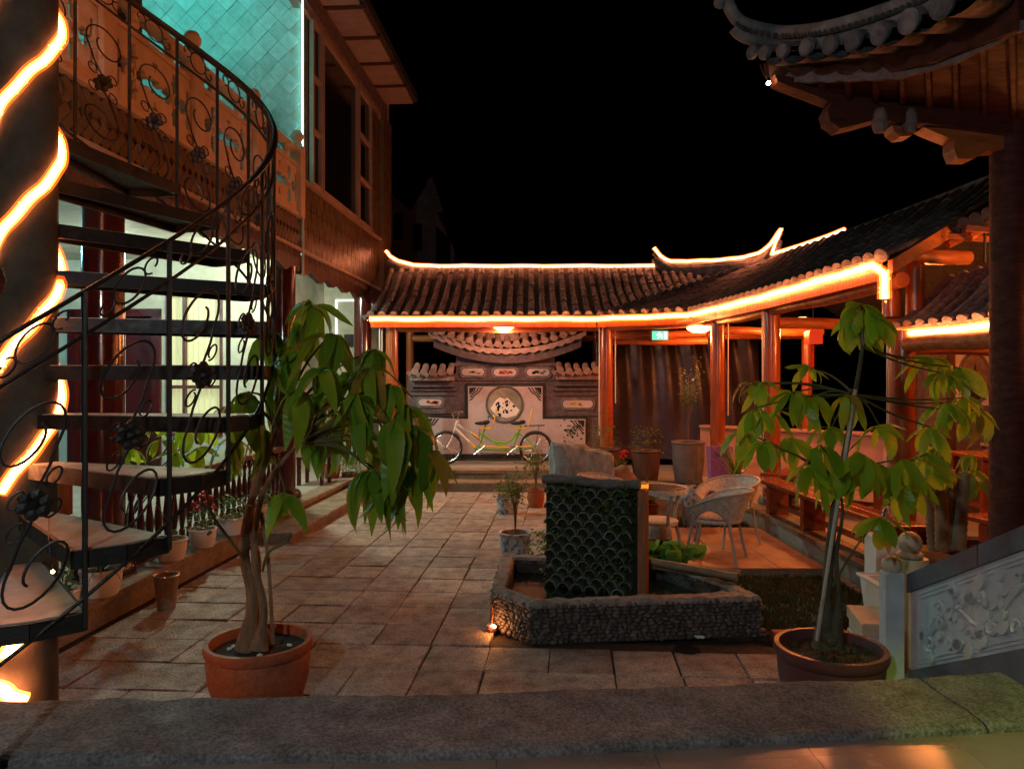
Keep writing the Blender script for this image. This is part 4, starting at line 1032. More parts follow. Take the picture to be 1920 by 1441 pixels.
btube('chain', [(899, 848, -.075), (930, 849, -.075), (961, 848, -.075), (1003, 844, -.06)], .005, 'rubber', 5); btube('brake_cable', [(853, 772, -.1), (862, 782, -.06), (868, 800, -.02), (884, 812, -.02), (905, 830, -.02)], .004, 'rubber', 5)
btube('rear_handlebar', [(911, 800), (917, 782), (926, 778, -.15)], .010, 'chrome')
rk = MB(); [rk.tube([K(983, 798, o), K(1021, 797, o)], .008, 5) for o in (-.05, 0, .05)]; rk.tube([K(1010, 798, -.05), K(1004, 839, -.05)], .006, 5)
obj('carrier', rk, 'black', bk)

# ================================================================== RIGHT REAR: tarp, low wall, mural wall
rows = []
for i in range(60):
    t = i / 59; x = 1.85 + 2.9 * t; row = []
    for j in range(18):
        s = j / 17; fold = .06 * sin(t * 34 + s * 5) * (.3 + s) + .05 * mnoise.noise(Vector((t * 9, s * 3, 2)))
        row.append((x + .3 * (s - .5) * (1 - t), 14.3 + .15 * sin(t * 5) + fold, .3 + 2.35 * s))
    rows.append(row)
tp = obj('plastic_sheet', MB().sheet(rows), 'tarp', None, smooth=True); tag(tp, 'dark purple plastic sheet hanging in folds between the gallery columns', 'tarpaulin')
lw = thing('low_pink_wall', 'low pink plastered wall closing the gallery behind the bench', 'wall', (4.4, 12, .2))
obj('wall', MB().prism([(3.3, 12.9), (3.35, 13.0), (5.6, 11.0), (6.6, 7.6), (6.5, 7.5), (5.5, 10.9)], .17, 1.02), 'pinkwall', lw)
obj('coping', MB().prism([(3.27, 12.87), (3.38, 13.05), (5.64, 11.05), (6.66, 7.6), (6.45, 7.47), (5.46, 10.86)], 1.021, 1.06), 'pinkwall', lw)
mu = thing('mural_wall', 'dark framed mural wall with oval painting beyond the big dark post', 'wall', (6.2, 9.0, .2))
DM = 9.3; AM = A2(DM)
obj('wall', MB().prism([(1735, 1000), (2060, 1000), (2060, 560), (1735, 560)], -.2, 0, AM), 'brickwall', mu)
for x0, x1 in ((1786, 1806), (1812, 1826), (1832, 1862), (1870, 1900)): obj('carved_panel', MB().prism([(x0, 650), (x1, 650), (x1, 628), (x0, 628)], 0, .03, AM), 'lace', mu)
obj('field', MB().prism([(1782, 760), (1866, 760), (1866, 662), (1782, 662)], 0, .02, AM), 'panelwhite', mu)
obj('oval_painting', MB().prism([(1826 + 26 * cos(k * pi / 14), 708 + 45 * sin(k * pi / 14)) for k in range(28)], .02, .03, AM), 'lace', mu)
obj('oval_frame', MB().tube([P(1826 + 28 * cos(k * pi / 14), 708 + 47 * sin(k * pi / 14), DM - .04) for k in range(28)], .016, 6, closed=True), 'brickwall', mu, smooth=True)
mm = MB(); mm.prism([(1825, 680), (1829, 700), (1834, 722), (1838, 740), (1812, 740), (1818, 722), (1822, 700)], .03, .036, AM); mm.prism([(1803, 738), (1849, 733), (1846, 748), (1806, 748)], .03, .034, AM)
obj('painted_pagoda', mm, 'ink', mu)
for x in (1780, 1869): obj('pillar', MB().prism([(x - 5, 1000), (x + 5, 1000), (x + 5, 650), (x - 5, 650)], 0, .06, AM), 'dark_wood', mu)
obj('lintel', MB().prism([(1770, 662), (1900, 662), (1900, 654), (1770, 654)], .0, .07, AM), 'dark_wood', mu)
# unlit building beyond
dh = thing('neighbour_house', 'unlit grey neighbouring house with a gable beyond the gallery', 'building', P(790, 500, 26))
AH = A2(26)
obj('wall', MB().prism([(700, 620), (852, 620), (852, 470), (820, 400), (812, 345), (806, 335), (770, 395), (735, 365), (700, 365)], -4, 0, AH), 'darkhouse', dh)
for x, y in ((740, 400), (775, 420)): obj('window', MB().prism([(x, y + 50), (x + 16, y + 50), (x + 16, y), (x, y)], 0, .05, AH), 'window', dh)
obj('fascia', MB().prism([(800, 345), (812, 335), (832, 398), (822, 404)], 0, .3, AH), 'ridge', dh)
obj('side_window', MB().prism([(818, 500), (845, 510), (845, 450), (818, 425)], 0, .05, AH), 'window', dh)

# ================================================================== NEAR PAVILION ROOF CORNER AND DARK POST
pvn = thing('near_pavilion', 'upturned tiled eave corner with lace board above the big dark red post', 'pavilion', (3.37, 5.0, .2))
obj('post', MB().lathe([(.125, .3), (.118, 2.0), (.115, 4.4)], (3.38, 5.0, 0), 24), 'pav_wood', pvn, smooth=True)
obj('post_base', MB().lathe([(.19, .17), (.2, .25), (.16, .3), (.126, .31)], (3.38, 5.0, 0), 24), 'ridge', pvn, smooth=True)
obj('second_post', MB().lathe([(.10, .2), (.10, 4.2)], (3.78, 5.35, 0), 20), 'pav_wood', pvn, smooth=True)
def PP(px, py, back=0):
    k = (px - 960) / F; y = 4.495 / (1 - .15 * k) + back; return Vector((k * y, y, CAMZ - (py - HZ) / F * y))
hip = spline([PP(1352, 16), PP(1349, 4), PP(1362, 3), PP(1380, 34), PP(1410, 50), PP(1470, 60), P(1560, 50, 4.3), P(1680, 12, 4.0), P(1800, -45, 3.6), P(1960, -140, 3.1)], 5)
n_ = len(hip)
mb = MB().tube(hip, [.012, .02, .03, .034, .036, .036, .037, .037, .038, .038] + [.04] * (n_ - 10), 10)
low = [p - Vector((-.0, 0, .085)) for p in hip[14:]]; mb.tube(low, .036, 10)
obj('hip_ridge', mb, 'ridge', pvn, smooth=True)
dots = MB()
for p in resample(hip[16:], .045): dots.box(p + Vector((-.02, -.035, -.045)), (.018, .02, .03))
obj('ridge_beading', dots, 'roof_flat', pvn, kind='stuff')
ends = [(1410, 98, 4.68), (1434, 98, 4.60), (1468, 94, 4.48), (1512, 88, 4.36), (1556, 84, 4.24), (1600, 76, 4.1), (1650, 62, 3.95), (1704, 40, 3.78), (1766, 10, 3.6), (1840, -34, 3.35)]
for i, (px, py, d) in enumerate(ends):
    a = P(px, py, d); b = a + Vector((.45, .28, .14 + .01 * i)); r = .034 + .0024 * i
    obj('eave_tile', barrel_row(a, b, 0, r, 2, disc=False).add(*(lambda c, dr, sd, up, r: ([c + dr * t + sd * cos(k * pi / 7) * r * q + up * sin(k * pi / 7) * r * q * 1.2 for t, q in ((-.012, .75), (-.02, .95), (-.01, 1.12), (.02, 1.12)) for k in range(14)], [tuple(range(14))] + [(j * 14 + k, j * 14 + (k + 1) % 14, (j + 1) * 14 + (k + 1) % 14, (j + 1) * 14 + k) for j in range(3) for k in range(14)]))(a, (b - a).normalized(), (b - a).normalized().cross(Vector((0, 0, 1))).normalized(), Vector((0, 0, 1)), r)), 'roof', pvn, smooth=True)
    if i > 1:
        pa = P(*ends[i - 1]); m_ = (pa + a) / 2 - Vector((0, 0, .035)); sd = (a - pa).normalized(); L = (a - pa).length * .5
        rows = [[m_ + sd * L * math.sin(t) + Vector((0, 0, -.055 * cos(t))) + q for t in [k * pi / 8 - pi / 2 for k in range(9)]] for q in (Vector((0, 0, 0)), Vector((.28, .18, .08)))]
        obj('drip_tile', MB().sheet(rows), 'roof', pvn, smooth=True)
def band(name, top, bot, m, back, wave=0, th=.02, wob=0):
    rows = []; n = 64
    def ev(poly, t):
        L = len(poly) - 1; i = min(L - 1, int(t * L)); u = t * L - i; a, b = poly[i], poly[i + 1]; return [a[k] + (b[k] - a[k]) * u for k in range(3)]
    for i in range(n + 1):
        t = i / n; a = ev(top, t); b = ev(bot, t)
        if wave: a[1] -= wave * (abs(sin(t * 21)) * .7 + abs(sin(t * 47)) * .3); b[1] += wave * .35 * abs(sin(t * 33))
        a = P(*a); b = P(*b); a.y += back; b.y += back
        rows.append([a, b, b + Vector((th, th, 0)), a + Vector((th, th, 0)), a])
    return obj(name, MB().sheet(rows), m, pvn)
band('eave_board', [(1436, 112, 4.85), (1520, 108, 4.6), (1640, 88, 4.3), (1760, 45, 3.9), (1925, -40, 3.5)], [(1440, 135, 4.88), (1520, 150, 4.65), (1640, 140, 4.35), (1760, 108, 3.95), (1925, 45, 3.55)], 'pav_wood', .06)
band('lace_board', [(1440, 122, 4.82), (1500, 133, 4.68), (1580, 128, 4.5), (1680, 118, 4.25), (1790, 98, 3.95), (1925, 42, 3.6)], [(1444, 148, 4.82), (1500, 153, 4.68), (1580, 150, 4.5), (1680, 146, 4.25), (1790, 116, 3.95), (1925, 50, 3.6)], 'lace', 0, 9)
rows = [[P(1440, 140, 4.86), PP(1448, 155, .05)], [P(1560, 150, 4.6), PP(1560, 200, .1)], [P(1680, 138, 4.35), PP(1680, 215, .15)], [P(1800, 105, 4.05), PP(1800, 235, .2)], [P(1930, 42, 3.7), PP(1930, 262, .25)], [P(2200, -60, 3.2), PP(2200, 290, .3)]]
sf = obj('soffit', MB().sheet([[a.lerp(b, k / 4) for k in range(5)] for a, b in rows]), 'pav_wood', pvn)
for k in range(1, 12):
    t = k / 12; i = min(4, int(t * 5)); u = t * 5 - i
    a = rows[i][0].lerp(rows[i + 1][0], u); b = rows[i][1].lerp(rows[i + 1][1], u)
    obj('rafter', MB().tube([a + Vector((0, -.01, -.015)), b + Vector((0, -.02, -.015))], .022, 6), 'pav_wood', pvn)
def corbel(poly, th, off):
    pts = [PP(*q) for q in poly]; n = len(pts); o = Vector((0, th, 0)); s = Vector((0, off, 0))
    vs = [p + s for p in pts] + [p + s + o for p in pts]
    return MB().add(vs, [tuple(range(n)), tuple(range(n, 2 * n))[::-1]] + [(i, (i + 1) % n, n + (i + 1) % n, n + i) for i in range(n)])
obj('hip_rafter', corbel([(1446, 146), (1480, 152), (1560, 160), (1880, 175), (1880, 205), (1600, 205), (1550, 197), (1500, 178), (1452, 160)], .12, -.06), 'pav_wood', pvn)
obj('corbel', corbel([(1552, 197), (1880, 190), (1880, 232), (1650, 226), (1600, 240), (1567, 248), (1548, 234), (1543, 215)], .14, -.07), 'pav_wood', pvn)
obj('corbel', corbel([(1642, 205), (1880, 205), (1880, 262), (1720, 242), (1660, 240), (1645, 236)], .10, -.11), 'pav_wood', pvn)
obj('corbel', corbel([(1664, 241), (1715, 245), (1700, 260), (1680, 262), (1668, 252)], .12, -.06), 'beam', pvn)
obj('corbel', corbel([(1722, 245), (1885, 252), (1885, 285), (1840, 288), (1815, 303), (1785, 303), (1778, 285), (1778, 268), (1745, 255)], .13, -.065), 'beam', pvn)
for x in (1650, 1706): obj('beam_end', MB().lathe([(.035, -.09), (.05, -.05), (.045, .02), (.03, .06)], PP(x, 222, -.1), 10), 'lace', pvn, smooth=True)
bl = thing('eave_bulb', 'tiny bright bulb at the tip of the upturned pavilion eave', 'bulb', P(1441, 156, 4.72))
obj('glass', MB().ico(P(1441, 156, 4.72), (.013), 3), BULB, bl, smooth=True); obj('wire', MB().tube([P(1441, 153, 4.74), P(1432, 140, 4.76), P(1425, 122, 4.78)], .004, 5), 'black', bl)
# ================================================================== STAIR BALUSTRADE (right foreground)
# plane runs straight towards the camera at x~2.4; local u = distance towards camera, v = height above the sloping foot line
sb = thing('stair_balustrade', 'pale carved marble stair balustrade with grey coping rising towards the porch', 'balustrade', (2.38, 4.4, .08))
def SBp(u, v, off=0.0): return Vector((2.375 + .036 * u - off, 4.38 - u, .087 + .503 * u + v))
def sbprism(name, pol, o0, o1, m, parent=None):
    n = len(pol); vs = [SBp(u, v, o0) for u, v in pol] + [SBp(u, v, o1) for u, v in pol]
    return obj(name, MB().add(vs, [tuple(range(n))[::-1], tuple(range(n, 2 * n))] + [(i, (i + 1) % n, n + (i + 1) % n, n + i) for i in range(n)]), m, parent or sb)
UL = 2.6
sbprism('panel', [(0, .04), (UL, .04), (UL, .50), (0, .50)], -.07, 0, 'marble')
cp = sbprism('coping', [(-.01, .50), (UL, .50), (UL, .61), (-.01, .61)], -.10, .022, 'marble_d')
for i in range(1, 4): sbprism('joint', [(i * .62, .501), (i * .62 + .004, .501), (i * .62 + .004, .6105), (i * .62, .6105)], -.08, .0232, 'ink', cp)
sbprism('stringer', [(0, -.20), (UL, -.20), (UL, .035), (0, .035)], -.09, .018, 'marble_d')
for a, b in ((.465, .478), (.44, .446), (.085, .094), (.063, .070)): sbprism('moulding', [(.08, a), (UL, a), (UL, b), (.08, b)], 0, .008, 'marble')
sbprism('moulding', [(.085, .095), (.098, .095), (.098, .44), (.085, .44)], 0, .008, 'marble')
def vine(u0, u1, seed):
    random.seed(seed); o = MB()
    def tb(ps, r): o.tube([SBp(u, v, .004) for u, v in ps], r, 6, flat=.9)
    n = int((u1 - u0) / .17)
    main = [(u0 + (u1 - u0) * i / 40, .26 + .075 * sin(i * .62 + seed)) for i in range(41)]
    tb(main, [.016 + .004 * sin(i) for i in range(41)])
    for i in range(n * 2):
        cu = u0 + .06 + (u1 - u0 - .1) * i / (n * 2); cv = .26 + (.095 if i % 2 else -.10) + rnd(-.02, .02)
        cv = max(.14, min(.39, cv)); r = rnd(.032, .05)
        tb([(cu + q[0], cv + q[1]) for q in spiral2(0, 0, r, r * .3, rnd(0, 6.28), random.choice((-1, 1)) * rnd(.8, 1.3), 14)], [.017] * 8 + [.013] * 7)
        for k in range(4):
            a = rnd(0, 6.28); l = rnd(.055, .10); c = (cu + r * 1.2 * cos(a), cv + r * 1.2 * sin(a))
            if not .11 < c[1] < .42: continue
            vs = []; 
            for j in range(9):
                t = j / 8; w = .38 * l * sin(pi * t) ** .7; vs.append((c[0] + cos(a) * l * t - sin(a) * w, c[1] + sin(a) * l * t + cos(a) * w))
            for j in range(7, 0, -1):
                t = j / 8; w = .38 * l * sin(pi * t) ** .7; vs.append((c[0] + cos(a) * l * t + sin(a) * w, c[1] + sin(a) * l * t - cos(a) * w))
            m = len(vs); q = [SBp(u, v, 0) for u, v in vs] + [SBp(u, v, .02) for u, v in vs]
            o.add(q, [tuple(range(m, 2 * m))] + [(i_, (i_ + 1) % m, m + (i_ + 1) % m, m + i_) for i_ in range(m)])
    return o
obj('vine_relief', vine(.14, 2.3, 5), 'marble', sb, smooth=True)
st = thing('porch_stair', 'stone stair flight climbing to the porch beside the carved balustrade', 'stairs', (3.1, 3.8, 0))
for i in range(9): obj('stair_tread', MB().bb((2.50 + .02 * i, 4.35 - .3 * (i + 1), 0), (3.8, 4.35 - .3 * i - .003, .14 * (i + 1)), bev=.008), 'step', st)
# end post and ball post
npst = thing('balustrade_end_post', 'square pale end post at the foot of the carved stair balustrade', 'post', (2.3, 4.45, 0))
obj('shaft', MB().box((2.29, 4.44, .35), (.10, .10, .70), bev=.012), 'marble', npst); obj('shaft_strip', MB().box((2.235, 4.40, .36), (.02, .035, .66), bev=.004), 'marble', npst)
obj('rounded_top', MB().lathe([(.05, .70), (.06, .72), (.055, .76), (.03, .785), (0, .79)], (2.29, 4.44, 0), 16), 'cream', npst, smooth=True)
bp2 = thing('ball_post', 'round cream post with a stone ball on top behind the end post', 'post', (2.62, 4.8, 0))
b0 = P(1712, 1265, 4.8)
obj('shaft', MB().lathe([(.095, 0), (.095, .66), (.088, .69)], (b0.x, 4.8, 0), 28), mat('yellow lit cream post', (.58, .52, .30), .5, (.46, .42, .24), 4, .08), bp2, smooth=True)  # yellow light falling on this post is put into its colour
obj('collar', MB().lathe([(.06, .691), (.078, .70), (.082, .715), (.07, .73), (.05, .735)], (b0.x - .02, 4.8, 0), 28), 'cream', bp2, smooth=True)
obj('ball', MB().ico((b0.x - .02, 4.8, .79), .073, 3), 'cream', bp2, smooth=True)

# wash trough with tap, stone slabs
wt = thing('wash_trough', 'white washing trough standing behind the end post', 'sink', (2.6, 5.2, 0))
def hollow(x0, x1, y0, y1, z0, z1, t, taper=.03):
    mb = MB(); o0 = [(x0 + taper, y0 + taper, z0), (x1 - taper, y0 + taper, z0), (x1 - taper, y1 - taper, z0), (x0 + taper, y1 - taper, z0)]; o1 = [(x0, y0, z1), (x1, y0, z1), (x1, y1, z1), (x0, y1, z1)]
    i1 = [(x0 + t, y0 + t, z1), (x1 - t, y0 + t, z1), (x1 - t, y1 - t, z1), (x0 + t, y1 - t, z1)]; i0 = [(x0 + t + .03, y0 + t + .03, z0 + .06), (x1 - t - .03, y0 + t + .03, z0 + .06), (x1 - t - .03, y1 - t - .03, z0 + .06), (x0 + t + .03, y1 - t - .03, z0 + .06)]
    vs = o0 + o1 + i1 + i0; fs = [(3, 2, 1, 0), (12, 13, 14, 15)]
    for a, b in ((0, 4), (4, 8), (8, 12)): fs += [(a + i, a + (i + 1) % 4, b + (i + 1) % 4, b + i) for i in range(4)]
    return mb.add(vs, fs)
obj('basin', hollow(2.56, 3.05, 4.98, 5.42, .10, .42, .035), 'white', wt); obj('rim', MB().tube([(2.55, 4.97, .42), (3.06, 4.97, .42), (3.06, 5.43, .42), (2.55, 5.43, .42)], .014, 6, closed=True), 'white', wt)
obj('foot', MB().bb((2.62, 5.02, 0), (2.98, 5.38, .10)), 'white', wt)
tpd = thing('tap_pedestal', 'white pedestal with a steel tap beside the washing trough', 'tap', (2.75, 5.6, 0))
obj('pedestal', MB().bb((2.72, 5.5, 0), (2.90, 5.68, .68), bev=.01), 'white', tpd)
obj('tap', MB().tube([(2.82, 5.55, .68), (2.82, 5.55, .86), (2.80, 5.52, .89), (2.76, 5.46, .88), (2.75, 5.45, .84)], .012, 8).tube([(2.79, 5.55, .90), (2.86, 5.55, .92)], .008, 6), 'chrome', tpd, smooth=True)
ss = thing('stacked_slabs', 'two pale stone slabs stacked beside the right potted tree', 'stone slabs', (2.5, 4.9, 0))
for k, (z0, z1, e) in enumerate(((0, .10, 0), (.103, .175, .02), (.178, .26, -.005))):
    obj('stone_slab', MB().box((0, 0, (z0 + z1) / 2), (.34 - e, .42 - e, z1 - z0), T((2.50, 4.98, 0)) @ RZ(radians(-12)), bev=.008), 'cream' if k == 2 else 'marble', ss)

# ================================================================== POND with pebbled wall
pond = thing('pond', 'low pond with a pebble faced wall and dark water in front of the patio', 'pond', (.9, 5.8, 0))
OUT = [Vector(p) for p in ((.115, 5.13), (1.80, 5.30), (1.72, 5.62), (1.35, 6.3), (-.09, 6.60), (-.155, 5.50))]
def inset(poly, d):
    n = len(poly); r = []
    for i in range(n):
        a, b, c = poly[i - 1], poly[i], poly[(i + 1) % n]; e1 = (b - a).normalized(); e2 = (c - b).normalized(); n1 = Vector((-e1.y, e1.x)); n2 = Vector((-e2.y, e2.x))
        k = (n1 + n2); r.append(b + k * (d / max(.3, k.length_squared / 2)))
    return r
INN = inset(OUT, .12); INF = inset(OUT, .012)
n = 6; vs = [(p.x, p.y, 0) for p in INF] + [(p.x, p.y, .275) for p in INF] + [(p.x, p.y, .275) for p in INN] + [(p.x, p.y, .02) for p in INN]
fs = []
for a in range(3): fs += [(a * n + i, a * n + (i + 1) % n, (a + 1) * n + (i + 1) % n, (a + 1) * n + i) for i in range(n)]
obj('wall', MB().add(vs, fs), 'mortar', pond)
# lumpy rim
for i in range(6):
    a, b = OUT[i], OUT[(i + 1) % 6]; c, d = INN[i], INN[(i + 1) % 6]; N_ = max(6, int((b - a).length / .03)); rows = []
    for k in range(N_ + 1):
        t = k / N_; row = []
        for j in range(8):
            s = j / 7; p = a.lerp(b, t).lerp(c.lerp(d, t), s); z = .297 + .016 * mnoise.fractal(Vector((p.x * 9, p.y * 9, 3)), 1, 2, 3) - (.022 if j in (0, 7) else 0)
            row.append((p.x, p.y, z))
        rows.append([(a.lerp(b, t).x, a.lerp(b, t).y, .255)] + row + [(c.lerp(d, t).x, c.lerp(d, t).y, .25)])
    obj('rim', MB().sheet(rows), 'pondrim', pond, smooth=True)
random.seed(9); mb = MB()
for i in (0, 1, 5, 4):
    a, b = INF[i], INF[(i + 1) % 6]; L = (b - a).length; dr = (b - a).normalized(); nr = Vector((dr.y, -dr.x)); z = .018
    row = 0
    while z < .262:
        u = rnd(0, .03)
        while u < L:
            w = rnd(.014, .034); h = rnd(.011, .024); p = a + dr * (u + w) + nr * rnd(-.002, .006)
            R = Matrix.Rotation(math.atan2(dr.y, dr.x), 4, 'Z') @ RY(rnd(-.4, .4))
            mb.ico((0, 0, 0), (w, rnd(.012, .026), h), 2 if w > .026 else 1, T((p.x, p.y, z + rnd(-.005, .005))) @ R, noise=.12, seed=u); u += w * 2 + .001
        z += .027; row += 1
obj('pebble_facing', mb, 'pebble', pond, smooth=True, kind='stuff')
obj('water', MB().add([(p.x, p.y, .17) for p in INN], [tuple(range(6))]), 'water', pond)
for a, b, r in (((1.05, 5.93, .40), (1.72, 5.62, .345), .030), ((1.06, 5.98, .35), (1.74, 5.68, .325), .026), ((1.2, 6.1, .34), (1.8, 5.8, .33), .02)):
    pts = [Vector(a).lerp(Vector(b), k / 12) for k in range(13)]
    bb = MB().tube(pts, [r * (1.12 if k % 4 == 0 else 1) for k in range(13)], 10)
    o = obj('bamboo_pipe', bb, 'bamboo', None, smooth=True); tag(o, {.030: 'thick bamboo pole lying across the right pond corner', .026: 'thinner bamboo pole under the thick one on the pond corner', .02: 'thinnest bamboo pole behind the others on the pond wall'}[r], 'bamboo pole', 'bamboo poles on the pond wall')
# lattice panel
lp = thing('tile_lattice_screen', 'upright screen of stacked arched tiles with creeping plants standing in the pond', 'screen', P(1110, 1110, 5.85))
lb0, lb1 = P(1021, 1092, 6.02), P(1197, 1110, 5.68); Lw = (lb1 - lb0); Lw.z = 0; LL = Lw.length; ld = Lw.normalized(); ln_ = Vector((ld.y, -ld.x, 0))
zb, zt = .17, 1.02
def LP(u, z, o=0): return Vector((lb0.x, lb0.y, 0)) + ld * u + ln_ * o + Vector((0, 0, z))
ML = Matrix(((ld.x, ln_.x, 0, lb0.x), (ld.y, ln_.y, 0, lb0.y), (0, 0, 1, 0), (0, 0, 0, 1)))
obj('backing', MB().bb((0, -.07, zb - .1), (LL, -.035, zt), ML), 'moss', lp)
vs = []
ar = MB(); segs = 9; R_ = .056
for (r, y) in ((R_, -.035), (R_, .03), (R_ - .011, .03), (R_ - .011, -.035)):
    vs += [(r * cos(pi * k / segs), y, r * sin(pi * k / segs)) for k in range(segs + 1)]
fs = [(a * 10 + k, a * 10 + k + 1, ((a + 1) % 4) * 10 + k + 1, ((a + 1) % 4) * 10 + k) for a in range(4) for k in range(segs)] + [(0, 10, 20, 30), (9, 39, 29, 19)]
arme = ar.add(vs, fs).mesh('arched_tile', M['lattice'], False)
random.seed(14); k = 0; z = zb + .0
while z < zt - .05:
    for i in range(8):
        u = .058 + i * .114 + (.057 if k % 2 else 0)
        if u > LL - .05: continue
        inst(arme, 'arched_tile', lp, ML @ T((u, rnd(-.008, .008), z + rnd(-.003, .003))) @ RY(rnd(-.05, .05)) @ SC(1, 1, rnd(.95, 1.05)))
    z += .064; k += 1
obj('top_log', MB().tube([LP(-.01 + (LL + .02) * t, zt + .02 + .008 * sin(t * 7), .0) for t in [i / 10 for i in range(11)]], [.042 + .005 * sin(i * 2) for i in range(11)], 12, flat=.9), 'logbar', lp, smooth=True)
obj('side_post', MB().box((LL + .035, -.01, (zb + 1.0) / 2 - .03), (.06, .10, 1.0 - zb + .08), ML, bev=.012), 'post_wood', lp)
def leafblob(mb, c, s, n, fl=.5):
    for _ in range(n):
        p = Vector(c) + Vector((random.gauss(0, s[0]), random.gauss(0, s[1]), random.gauss(0, s[2]))); a = rnd(0, 6.28); e = rnd(-1, 1); l = rnd(.6, 1.2) * fl; w = l * .38
        R = RZ(a) @ RX(e); q = [R @ Vector(v) for v in ((0, 0, 0), (-w, l * .5, .1 * l), (0, l, 0), (w, l * .5, .1 * l))]
        mb.add([p + v for v in q], [(0, 1, 2, 3)])
random.seed(31); mb = MB()
for _ in range(34): leafblob(mb, LP(rnd(.02, LL - .02), rnd(zb, zt) ** 1.0, .045), (.03, .012, .035), 11, .028)
for _ in range(16): leafblob(mb, LP(rnd(.5, LL - .03), rnd(zb + .05, zt), .05), (.025, .012, .05), 12, .032)
for _ in range(14): leafblob(mb, LP(rnd(.0, LL), rnd(zt - .12, zt - .02), .05), (.04, .012, .025), 12, .034)
obj('creeper', mb, 'leafC', lp, kind='stuff')
mb = MB(); [mb.ico(LP(rnd(.05, LL - .05), rnd(zb + .1, zt - .03), .055), rnd(.006, .010), 1) for _ in range(9)]
obj('pink_buds', mb, mat('pink buds', (.45, .12, .2), .6), lp, kind='stuff')
# small ground lamp at the pond corner
gp = G(922, 1184)
gl_ = thing('ground_spotlight', 'small glowing orange ground light by the left corner of the pond', 'lamp', gp)
obj('housing', MB().lathe([(.0, 0), (.035, .0), (.045, .03), (.04, .05)], (gp.x, gp.y, 0), 14), 'terra_dark', gl_); obj('bulb', MB().ico((gp.x + .01, gp.y - .02, .045), (.024, .02, .016), 2), emit('ground bulb', (1, .5, .2), 14), gl_)
obj('wire', MB().tube([(gp.x, gp.y, .05), (gp.x + .01, gp.y + .03, .13), (gp.x, gp.y + .03, .19)], .005, 5), 'terracotta', gl_)
lamp('lamp_light', (gp.x + .01, gp.y - .07, .07), 1.4, ORANGE, .02, gl_)
# boulders
bm_ = MB(); v_, f_ = ICO[4]; vv = []
for p in v_:
    q = Vector(p); m_ = max(abs(q.x), abs(q.y), abs(q.z)); q = q * (1 / m_) * .72 + q * .28
    k = 1 + .13 * mnoise.fractal(Vector(p) * 1.6 + Vector((4, 2, 0)), 1, 2, 5)
    vv.append((.85 + q.x * .40 * k * (1 - .10 * q.z) + .05 * q.z * q.x, 9.05 + q.y * .26 * k, .52 + q.z * .53 * k - .08 * q.x * max(0, q.z)))
bm_.add(vv, f_)
bo = obj('boulder', bm_, 'rock', None, smooth=True, label='tall grey boulder standing behind the tile screen', cat='boulder')
bo2 = obj('boulder', MB().ico((1.30, 9.4, .32), (.35, .25, .42), 3, noise=.25, nf=1.5, seed=9), 'rock_b', None, smooth=True, label='lower brown boulder leaning against the tall grey one', cat='boulder')

# ================================================================== PATIO FURNITURE
tb = thing('round_table', 'small round glass topped rattan table on the tiled patio', 'table', P(1232, 1027, 7.4))
tc = P(1232, 915, 7.4); tx, ty_, tz = tc.x, tc.y, .765
obj('top', MB().lathe([(.0, tz - .01), (.285, tz - .01), (.285, tz + .004), (0, tz + .004)], (tx, ty_, 0), 40), 'glass_top', tb, smooth=True)
obj('rim', MB().lathe([(.283, tz - .035), (.305, tz - .035), (.31, tz - .01), (.305, tz + .012), (.286, tz + .008), (.283, tz - .035)], (tx, ty_, 0), 40), 'rattan', tb, smooth=True)
obj('shelf', MB().lathe([(.0, .43), (.19, .43), (.205, .41), (.21, .445), (.19, .455), (0, .45)], (tx, ty_, 0), 32), 'rattan', tb, smooth=True)
for k in range(4):
    a = .35 + k * pi / 2; q = [(.27, .735), (.235, .62), (.205, .5), (.215, .40), (.25, .28), (.265, .10)]
    obj('leg', MB().tube(spline([(tx + r * cos(a), ty_ + r * sin(a), z) for r, z in q], 3), .018, 8), 'cane', tb, smooth=True)
cd = thing('candle_holder', 'small glowing orange candle holder on the round table', 'candle', P(1207, 915, 7.3)); cc = P(1207, 919, 7.3); cc.z = tz + .006
obj('cup', MB().lathe([(.04, 0), (.048, .01), (.048, .045), (.042, .05)], cc, 18), emit('candle glow', (1, .28, .02), .9), cd, smooth=True); obj('lid', MB().lathe([(.045, .05), (.04, .06), (0, .065)], cc, 18), 'muryellow', cd, smooth=True)
stw = obj('straw', MB().tube([Vector((tx + .22, ty_ - .1, tz + .015)), Vector((tx + .33, ty_ - .12, tz + .02))], .006, 6), 'white', None, label='white straw lying over the edge of the round table', cat='straw')

